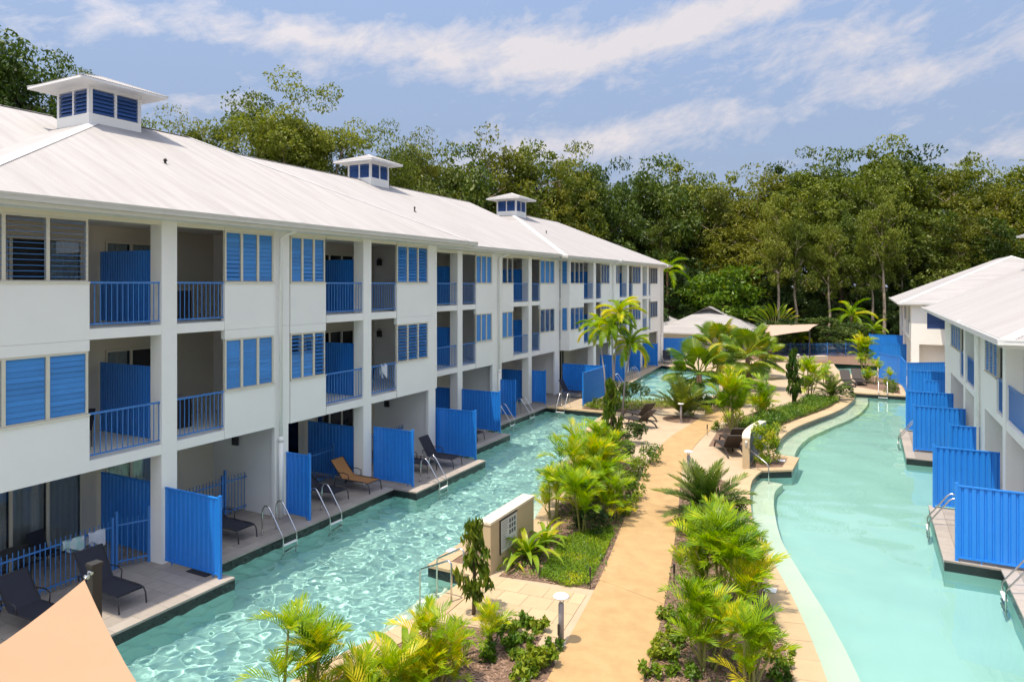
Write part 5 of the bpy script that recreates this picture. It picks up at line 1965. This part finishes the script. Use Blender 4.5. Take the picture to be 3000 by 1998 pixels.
# ---- slim clustered palms by the walled corner
bx_, by_ = G(1795, 1215)
for (dx, dy, hh, la) in ((0, 0, 5.4, "slim palm with the tallest crown in the bed by the blue corner"), (-.5, .5, 4.5, "slim palm leaning left in the bed by the blue corner"), (.4, .4, 3.7, "slim palm with the lowest crown in the bed by the blue corner"), (.15, -.3, 4.7, "slim palm in the middle of the cluster by the blue corner")):
    x, y = bx_ + dx, by_ + dy
    t = empty("slim_palm", (x, y, 0), la, "palm", None)
    r = random.Random(int(hh * 10))
    tx_, ty_ = x + r.uniform(-.5, .5) + dx * .8, y + r.uniform(-.3, .3) + dy * .6
    MB().tube([(x, y, -.02), (x + (tx_ - x) * .3, y + (ty_ - y) * .3, hh * .5), (tx_, ty_, hh)], [.055, .045, .04], 8).build("trunk", MT["grey_pole"], t, True)
    for j in range(17):
        sc = r.uniform(1.15, 1.5)
        put("frond", r.choice(FR["fox"]), (tx_, ty_, hh), t, (r.uniform(-.2, .2), -R(78 - 6.2 * j + r.uniform(-6, 6)), 2.4 * j), (sc, sc * 1.15, sc))

# ---- small palms beyond the courtyard, and the traveller's palm
for (px_, d_, tk, h, la) in ((2495, 74, 3.6, 2.6, "yellow-green palm before the dark trees by the far right pool"), (2560, 70, 2.2, 1.7, "small bright palm beside the far blue screen"), (1955, 80, 8.5, 3.0, "palm crown showing beside the end of the long block"), (2345, 68, 1.6, 1.5, "low palm with brown trunk before the far fence"), (2060, 88, 6.0, 2.6, "palm behind the pool house roof")):
    rosette(px_, 0, h, 12, "fox", la, "feather_palm", "palm", base=W(px_, d_), trunk=tk, tr=.13, el=(-25, 75), seed=px_)
bx_, by_ = W(2272, 73.5)
t = empty("travellers_palm", (bx_, by_, 0), "fan-shaped traveller's palm behind the far shade sail", "palm")
MB().tube([(bx_, by_, 0), (bx_, by_, 2.1)], [.28, .2], 10).build("trunk", MT["palm_trunk"], t, True)
for j in range(13):
    a = R(-62 + 124 * j / 12)
    v = Vector((math.sin(a) * CY, math.sin(a) * SY, math.cos(a)))
    p1 = Vector((bx_, by_, 2.0)) + v * 1.5
    MB().tube([(bx_, by_, 1.95), p1], [.05, .03], 6, False).build("stalk", MT["cane"], t)
    put("leaf", FR["paddle"][j % 2], p1, t, (rng.uniform(-.6, .6), -(math.pi / 2 - abs(a)), YAW if a > 0 else YAW + math.pi), (1.7, 1.9, 1.7))

# ---- shrubs in the beds
SH = [(1905, 1360, .55, "bush", "dark shrub at the path bend by the spike light"), (1865, 1400, .6, "bush", "shrub beside the path below the path bend"), (1850, 1460, .55, "bush", "shrub beside the path at the middle of the left bed"), (1835, 1500, .5, "bright", "yellowish shrub beside the path at the left bed"),
      (1815, 1365, .7, "dark", "dark shrub under the pale weeping mast tree"), (1845, 1300, .75, "dark", "dark shrub before the wicker loungers at the path bend"), (1730, 1560, .6, "dark", "dark shrub behind the ground cover"),
      (1830, 1170, 1.0, "dark", "dark round shrub by the slim palms"), (1875, 1165, .9, "dark", "dark shrub at the near edge of the far pool"), (1800, 1205, .7, "bush", "shrub at the feet of the slim palms"), (1750, 1195, .5, "bush", "small shrub along the white screen kerb"),
      (2060, 1205, .9, "dark", "dark shrub at the stout fan palm foot"), (2115, 1190, .8, "dark", "dark shrub below the cream pillar"), (2150, 1250, .8, "bright", "bright shrub below the tall cane clump"), (2100, 1262, .45, "bush", "small shrub at the mulch corner by the wicker loungers"),
      (2262, 1265, .9, "bush", "round shrub between curved wall and coping"), (2230, 1290, .8, "bush", "shrub behind the top of the curved wall"), (2360, 1140, .9, "dark", "dark shrub right of the dark mast tree"), (2480, 1165, .7, "dark", "dark shrub at the head of the right coping"),
      (2220, 1215, 1.0, "bright", "bright shrub left of the dark mast tree"), (2030, 1218, .5, "bright", "yellowish shrub right of the round bed bollard"), (2070, 1212, .45, "bright", "low yellowish shrub at the path end"),
      (2610, 1150, .6, "bush", "small shrub in the bare earth garden"), (2545, 1120, .7, "bush", "shrub below the tall cane clump by the far pool"), (2010, 1640, .35, "bush", "small shrub at the right edge of the path"), (2000, 1555, .35, "bush", "shrub between path and stiff feather palm"),
      (2160, 1500, .45, "bush", "shrub at the right coping by the stiff feather palm"), (2120, 1600, .5, "dark", "dark shrub at the heart of the right bed")]
for px_, py_, w_, k_, la in SH: shrub(px_, py_, w_ * (1.35 if py_ > 1280 else 1.1), k_, la)
shrub(2268, 1360, .85, "bambu", "yellow-green bamboo-like shrub in the planter behind the curved wall", h=1.0, base=(-3.55, 28.4))
LOW = "low green shrubs dotted over the mulch"
for (px_, py_, w_) in ((1540, 1835, .26), (1580, 1850, .28), (1500, 1850, .22), (1470, 1845, .22), (1550, 1880, .2), (1490, 1900, .3), (1600, 1945, .34), (1560, 1960, .34), (1530, 1985, .34), (1620, 1905, .22), (1560, 1915, .16), (1510, 1930, .2), (1430, 1930, .3),
                       (1950, 1815, .24), (1990, 1830, .22), (1965, 1870, .24), (1935, 1880, .16), (1985, 1890, .2), (1920, 1925, .26), (1965, 1930, .26), (1900, 1985, .26), (1970, 1975, .2), (2010, 1800, .22), (2280, 1990, .26), (2300, 1960, .2), (2260, 1930, .2), (2320, 1920, .14), (2030, 1985, .26)):
    shrub(px_, py_, w_ * 1.25, "low", "low green shrub dotted on the bark mulch beside the path", LOW)

# ---- ground covers
def cover(name, poly, n, size, m, label, h=.12, seed=3, asp=2.4, cl=None):
    r = np.random.RandomState(seed)
    pts = scatter(poly, n, seed)
    V, F = [], []
    for (x, y) in pts:
        z = r.uniform(.01, h)
        a, e_, s_ = r.uniform(0, 6.28), r.uniform(.1, 1.2), size * r.uniform(.6, 1.3)
        ax = Vector((math.cos(a) * math.cos(e_), math.sin(a) * math.cos(e_), math.sin(e_))) * s_
        sd = Vector((-math.sin(a), math.cos(a), r.uniform(-.3, .3))) * (s_ / asp / 2)
        c = Vector((x, y, z))
        b0 = len(V)
        V += [c, c + ax * .5 + sd, c + ax, c + ax * .5 - sd]
        F.append((b0, b0 + 1, b0 + 2, b0 + 3))
    me = bpy.data.meshes.new(name)
    me.from_pydata(V, [], F)
    me.materials.append(m)
    o = bpy.data.objects.new(name, me)
    COL.objects.link(o)
    return tag(o, label, "ground cover", kind="stuff")


cover("ground_cover", [G(*p) for p in [(1580, 1690), (1660, 1722), (1726, 1715), (1765, 1640), (1800, 1570), (1795, 1545), (1700, 1560), (1640, 1590), (1615, 1630)]], 16000, .05, MT["l_gcov"], "bright yellow-green creeping ground cover beside the path", .10, 3)
cover("ground_cover", along(in_rn, 33.5, 46.3) + along(offset(in_rn, 1.7), 34, 46.0)[::-1], 14000, .17, MT["l_bush"], "dark grassy ground cover along the curved right coping", .30, 5, 5)
cover("ground_cover", BED["M"], 3500, .14, MT["l_bush"], "sparse low greenery in the bed by the slim palms", .2, 6)
cover("ground_cover", BED["L2"], 6000, .09, MT["l_bush"], "scattered low greenery through the left bed", .16, 8, 3)
cover("ground_cover", BED["R1"], 6000, .08, MT["l_bush"], "scattered low greenery through the right bed", .12, 9, 3)

# ================================================================== THE TREES BEHIND
def tree_proto(seed, h, crown_w, m, clumps, per, leaf, bare=.35, bark="bark_pale", hang=.5, trunk_r=.36):
    """trunk with limbs that carry clumps of small leaves"""
    r = np.random.RandomState(seed)
    b = MB()
    top = Vector((r.uniform(-.6, .6), r.uniform(-.6, .6), h * .82))
    n = 7
    spine = [Vector((0, 0, -.1))]
    for k in range(1, n + 1):
        f = k / n
        spine.append(Vector((top.x * f + r.uniform(-.25, .25), top.y * f + r.uniform(-.25, .25), h * .82 * f)))
    b.tube(spine, [trunk_r * (1 - .85 * k / n) for k in range(n + 1)], 8, False)
    cl = []
    limbs = 11
    tips = []
    for k in range(limbs):
        f = bare + (1 - bare) * (k + r.uniform(0, .8)) / limbs
        f = min(f, .98)
        p = spine[min(n - 1, int(f * n))].lerp(spine[min(n, int(f * n) + 1)], f * n - int(f * n))
        a = 2.4 * k + r.uniform(-.5, .5)
        ln = crown_w * (1.05 - .55 * (f - bare) / (1 - bare)) * r.uniform(.55, 1.0)
        q = p + Vector((ln * math.cos(a), ln * math.sin(a), ln * r.uniform(.45, 1.0)))
        if q.z > h: q.z = h * r.uniform(.93, 1)
        md = p.lerp(q, .5) + Vector((r.uniform(-.3, .3), r.uniform(-.3, .3), r.uniform(.0, .5)))
        rr = trunk_r * (1 - .8 * f) * .55
        b.tube([p, md, q], [rr, rr * .7, rr * .25], 6, False)
        tips += [(q, 1.0), (md, .75)]
        for s_ in range(2):
            q2 = md + Vector((r.uniform(-1, 1), r.uniform(-1, 1), r.uniform(.1, .9))) * ln * .5
            b.tube([md, q2], [rr * .5, rr * .15], 5, False)
            tips.append((q2, .85))
    tips.append((Vector((top.x, top.y, h * .95)), 1.0))
    for k in range(clumps):
        q, w = tips[k % len(tips)]
        s_ = crown_w * r.uniform(.14, .30) * w
        c = q + Vector((r.normal(), r.normal(), r.normal() * .8)) * crown_w * .16
        if c.z > h: c.z = h - r.uniform(0, .5)
        cl.append((c.x, c.y, c.z, s_ * r.uniform(.8, 1.3), s_ * r.uniform(.8, 1.3), s_ * r.uniform(.55, .95)))
    return b.mesh("trunk", MT[bark], True), leafball("crown", cl, per, leaf, m, seed, 2.4, hang)


PROTO = {
    "gumN": [tree_proto(s_, 20, 4.6, MT["l_tree"], 125, 230, .235, .40) for s_ in (21, 22, 23)],
    "oliveN": [tree_proto(s_, 18, 4.2, MT["l_olive"], 115, 220, .22, .30) for s_ in (24,)],
    "darkN": [tree_proto(s_, 15, 4.6, MT["l_tree2"], 125, 230, .235, .22, "bark_dark") for s_ in (26,)],
    "gum": [tree_proto(s_, 20, 4.6, MT["l_tree"], 110, 95, .38, .46) for s_ in (1, 2, 3)],
    "olive": [tree_proto(s_, 18, 4.2, MT["l_olive"], 115, 95, .34, .30) for s_ in (4, 5)],
    "dark": [tree_proto(s_, 15, 4.6, MT["l_tree2"], 125, 95, .36, .22, "bark_dark") for s_ in (6, 7)],
    "under": [tree_proto(s_, 6, 2.6, MT["l_dark"], 70, 90, .26, .08, "bark_dark", .3, .12) for s_ in (8, 9)],
    "grey": [tree_proto(10, 5, 2.8, MT["l_bush"], 80, 100, .26, .1, "bark_dark", .2, .12)],
}
HT = {"gum": 20, "olive": 18, "dark": 15, "under": 6, "grey": 5}
tree_labels = {"gum": "tall pale-trunked gum tree with open green crown in the wood behind", "olive": "olive-leaved tree with loose crown in the wood behind", "dark": "dense dark green tree in the wood behind",
               "under": "dark understorey bush tree at the wood's edge", "grey": "grey-green rounded small tree beside the pool house"}
tcount = 0


def tree(px, d, top, kind, label=None, wide=1.0, seed=None, k=None):
    """top is the row of the photograph its crown reaches"""
    global tcount
    tcount += 1
    r = random.Random(seed if seed is not None else tcount * 13)
    x, y = W(px, d)
    hh = CAMZ + (833 - top) * d / 2000
    pk = PROTO.get(kind + "N", PROTO[kind]) if d < 66 else PROTO[kind]
    tm, cm = pk[(tcount if k is None else k) % len(pk)]
    s_ = hh / HT[kind]
    if label is None:
        zone = ("behind the first roof lantern" if px < 330 else "behind the roof between the first and second lantern" if px < 1060 else "behind the second lantern" if px < 1250 else "behind the third lantern" if px < 1560 else
                "behind the far end of the long block" if px < 1960 else "behind the pool house" if px < 2200 else "behind the far shade sail" if px < 2420 else "behind the far blue fence" if px < 2600 else "behind the right wing's roof tip" if px < 2800 else "behind the right wing's long roof")
        row = "" if d < 87 else " in the second row" if d < 95 else " in the last row"
        label = {"gum": "pale-trunked gum tree", "olive": "olive-leaved tree with loose crown", "dark": "dense dark green tree", "under": "dark understorey bush tree"}[kind] + " " + zone + row
        grp = "wood trees: " + label
    else:
        grp = None
    nm = {"gum": "gum_tree", "olive": "olive_leaved_tree", "dark": "dark_tree", "under": "understorey_tree", "grey": "small_tree"}[kind]
    t = empty(nm, (x, y, -.05), label, "tree", grp)
    rz = r.uniform(0, 6.28)
    ws = s_ ** .6 * wide
    for n_, me in (("trunk", tm), ("crown", cm)):
        o = bpy.data.objects.new(n_, me)
        COL.objects.link(o)
        o.parent = t
        o.rotation_euler = (0, 0, rz)
        o.scale = (ws, ws, s_)
    return t


# behind the long block
for a in ((-60, 40, 60, "dark", 1.2), (60, 40, 115, "dark", 1.25), (230, 44, 180, "gum", .9), (-140, 46, 140, "gum", 1.2), (440, 46, 305, "gum", 1.0), (520, 52, 340, "olive", 1.0), (350, 50, 330, "olive", 1.0), (730, 55, 225, "gum", 1.15), (850, 53, 228, "gum", 1.2), (980, 56, 275, "gum", 1.15), (610, 54, 350, "dark", .9),
          (1090, 58, 350, "gum", .85), (1180, 62, 400, "dark", 1.1), (1240, 64, 395, "olive", 1.0), (1310, 68, 410, "dark", 1.0), (1400, 70, 378, "olive", 1.1), (1480, 72, 410, "olive", 1.0), (1560, 74, 385, "gum", 1.1), (1640, 76, 430, "olive", 1.0), (1690, 80, 425, "gum", .9), (1750, 82, 480, "dark", 1.0), (1800, 86, 470, "dark", 1.0),
          (1910, 92, 455, "dark", 1.15), (1985, 96, 450, "gum", 1.2), (2040, 94, 500, "dark", .9), (1860, 90, 560, "dark", .9)):
    tree(*a[:4], wide=a[4])
# behind the end of the courtyard
for a in ((2120, 88, 530, "olive", 1.2), (2170, 96, 500, "gum", 1.2), (2230, 90, 480, "olive", 1.2), (2290, 98, 455, "gum", 1.1), (2330, 88, 500, "gum", 1.2), (2390, 94, 440, "gum", 1.3), (2450, 100, 430, "dark", 1.3), (2520, 92, 425, "gum", 1.2), (2600, 98, 410, "gum", 1.3), (2590, 86, 470, "gum", 1.1), (2680, 92, 420, "gum", 1.2),
          (2740, 100, 430, "dark", 1.3), (2790, 90, 470, "olive", 1.2), (2850, 96, 450, "gum", 1.2), (2920, 90, 520, "olive", 1.2), (2960, 98, 470, "gum", 1.2), (3040, 92, 440, "gum", 1.3), (2700, 86, 620, "dark", 1.2), (2800, 84, 640, "olive", 1.2), (2900, 86, 640, "dark", 1.2), (2150, 86, 640, "olive", 1.2), (2460, 84, 600, "dark", 1.0), (2250, 84, 620, "olive", 1.2), (3100, 84, 560, "olive", 1.2),
          (1700, 92, 520, "dark", 1.3), (1600, 96, 520, "dark", 1.4), (1500, 96, 500, "dark", 1.4), (1350, 92, 500, "dark", 1.4), (1200, 84, 480, "dark", 1.4), (2060, 104, 560, "dark", 1.4), (2420, 112, 520, "dark", 1.5), (2650, 112, 500, "dark", 1.5), (2850, 112, 520, "dark", 1.5), (2250, 112, 540, "dark", 1.5)):
    tree(*a[:4], wide=a[4])
# pale trunks standing clear at the edge of the wood
for px_, d_, tp, la in ((2285, 77.5, 560, "forked pale gum trunk standing clear behind the far shade sail"), (2330, 78, 600, "slim pale gum beside the forked one behind the far shade sail"), (2587, 78, 520, "straight pale gum trunk with high fork behind the right wing's roof tip"),
                        (2560, 79, 640, "slim grey gum trunk beside the straight pale one"), (2430, 79, 620, "slim gum trunk behind the far blue fence"), (2640, 85, 600, "reddish slim trunk behind the right wing's roof tip"), (1930, 86, 600, "slim dark trunk beyond the end of the long block")):
    tree(px_, d_, tp, "gum", wide=.62, label=la)
# understorey at the wood's edge
for i, px_ in enumerate(range(1940, 3050, 42)):
    tree(px_, 83 + (i * 37 % 7), (800 if 2380 < px_ < 2640 else 755) + (i * 53 % 90), "under", wide=1.25)
for i, px_ in enumerate(range(1960, 2720, 62)):
    tree(px_, 79 + (i * 29 % 4), 870 + (i * 31 % 50), "under", wide=1.3)
for i, px_ in enumerate(range(2275, 2560, 30)):
    tree(px_, 69.5 + (i * 23 % 5), 925 + (i * 37 % 60), "under", wide=1.5, label="dark low bush tree just behind the far blue fence, %s from the shade sail" % ("first second third fourth fifth sixth seventh eighth ninth tenth".split()[i]))
tree(2110, 80, 790, "grey", wide=1.5, label="grey-green rounded small tree rising behind the pool house roof")
tree(2060, 82, 830, "grey", wide=1.2, label="grey-green small tree at the left of the pool house ridge")
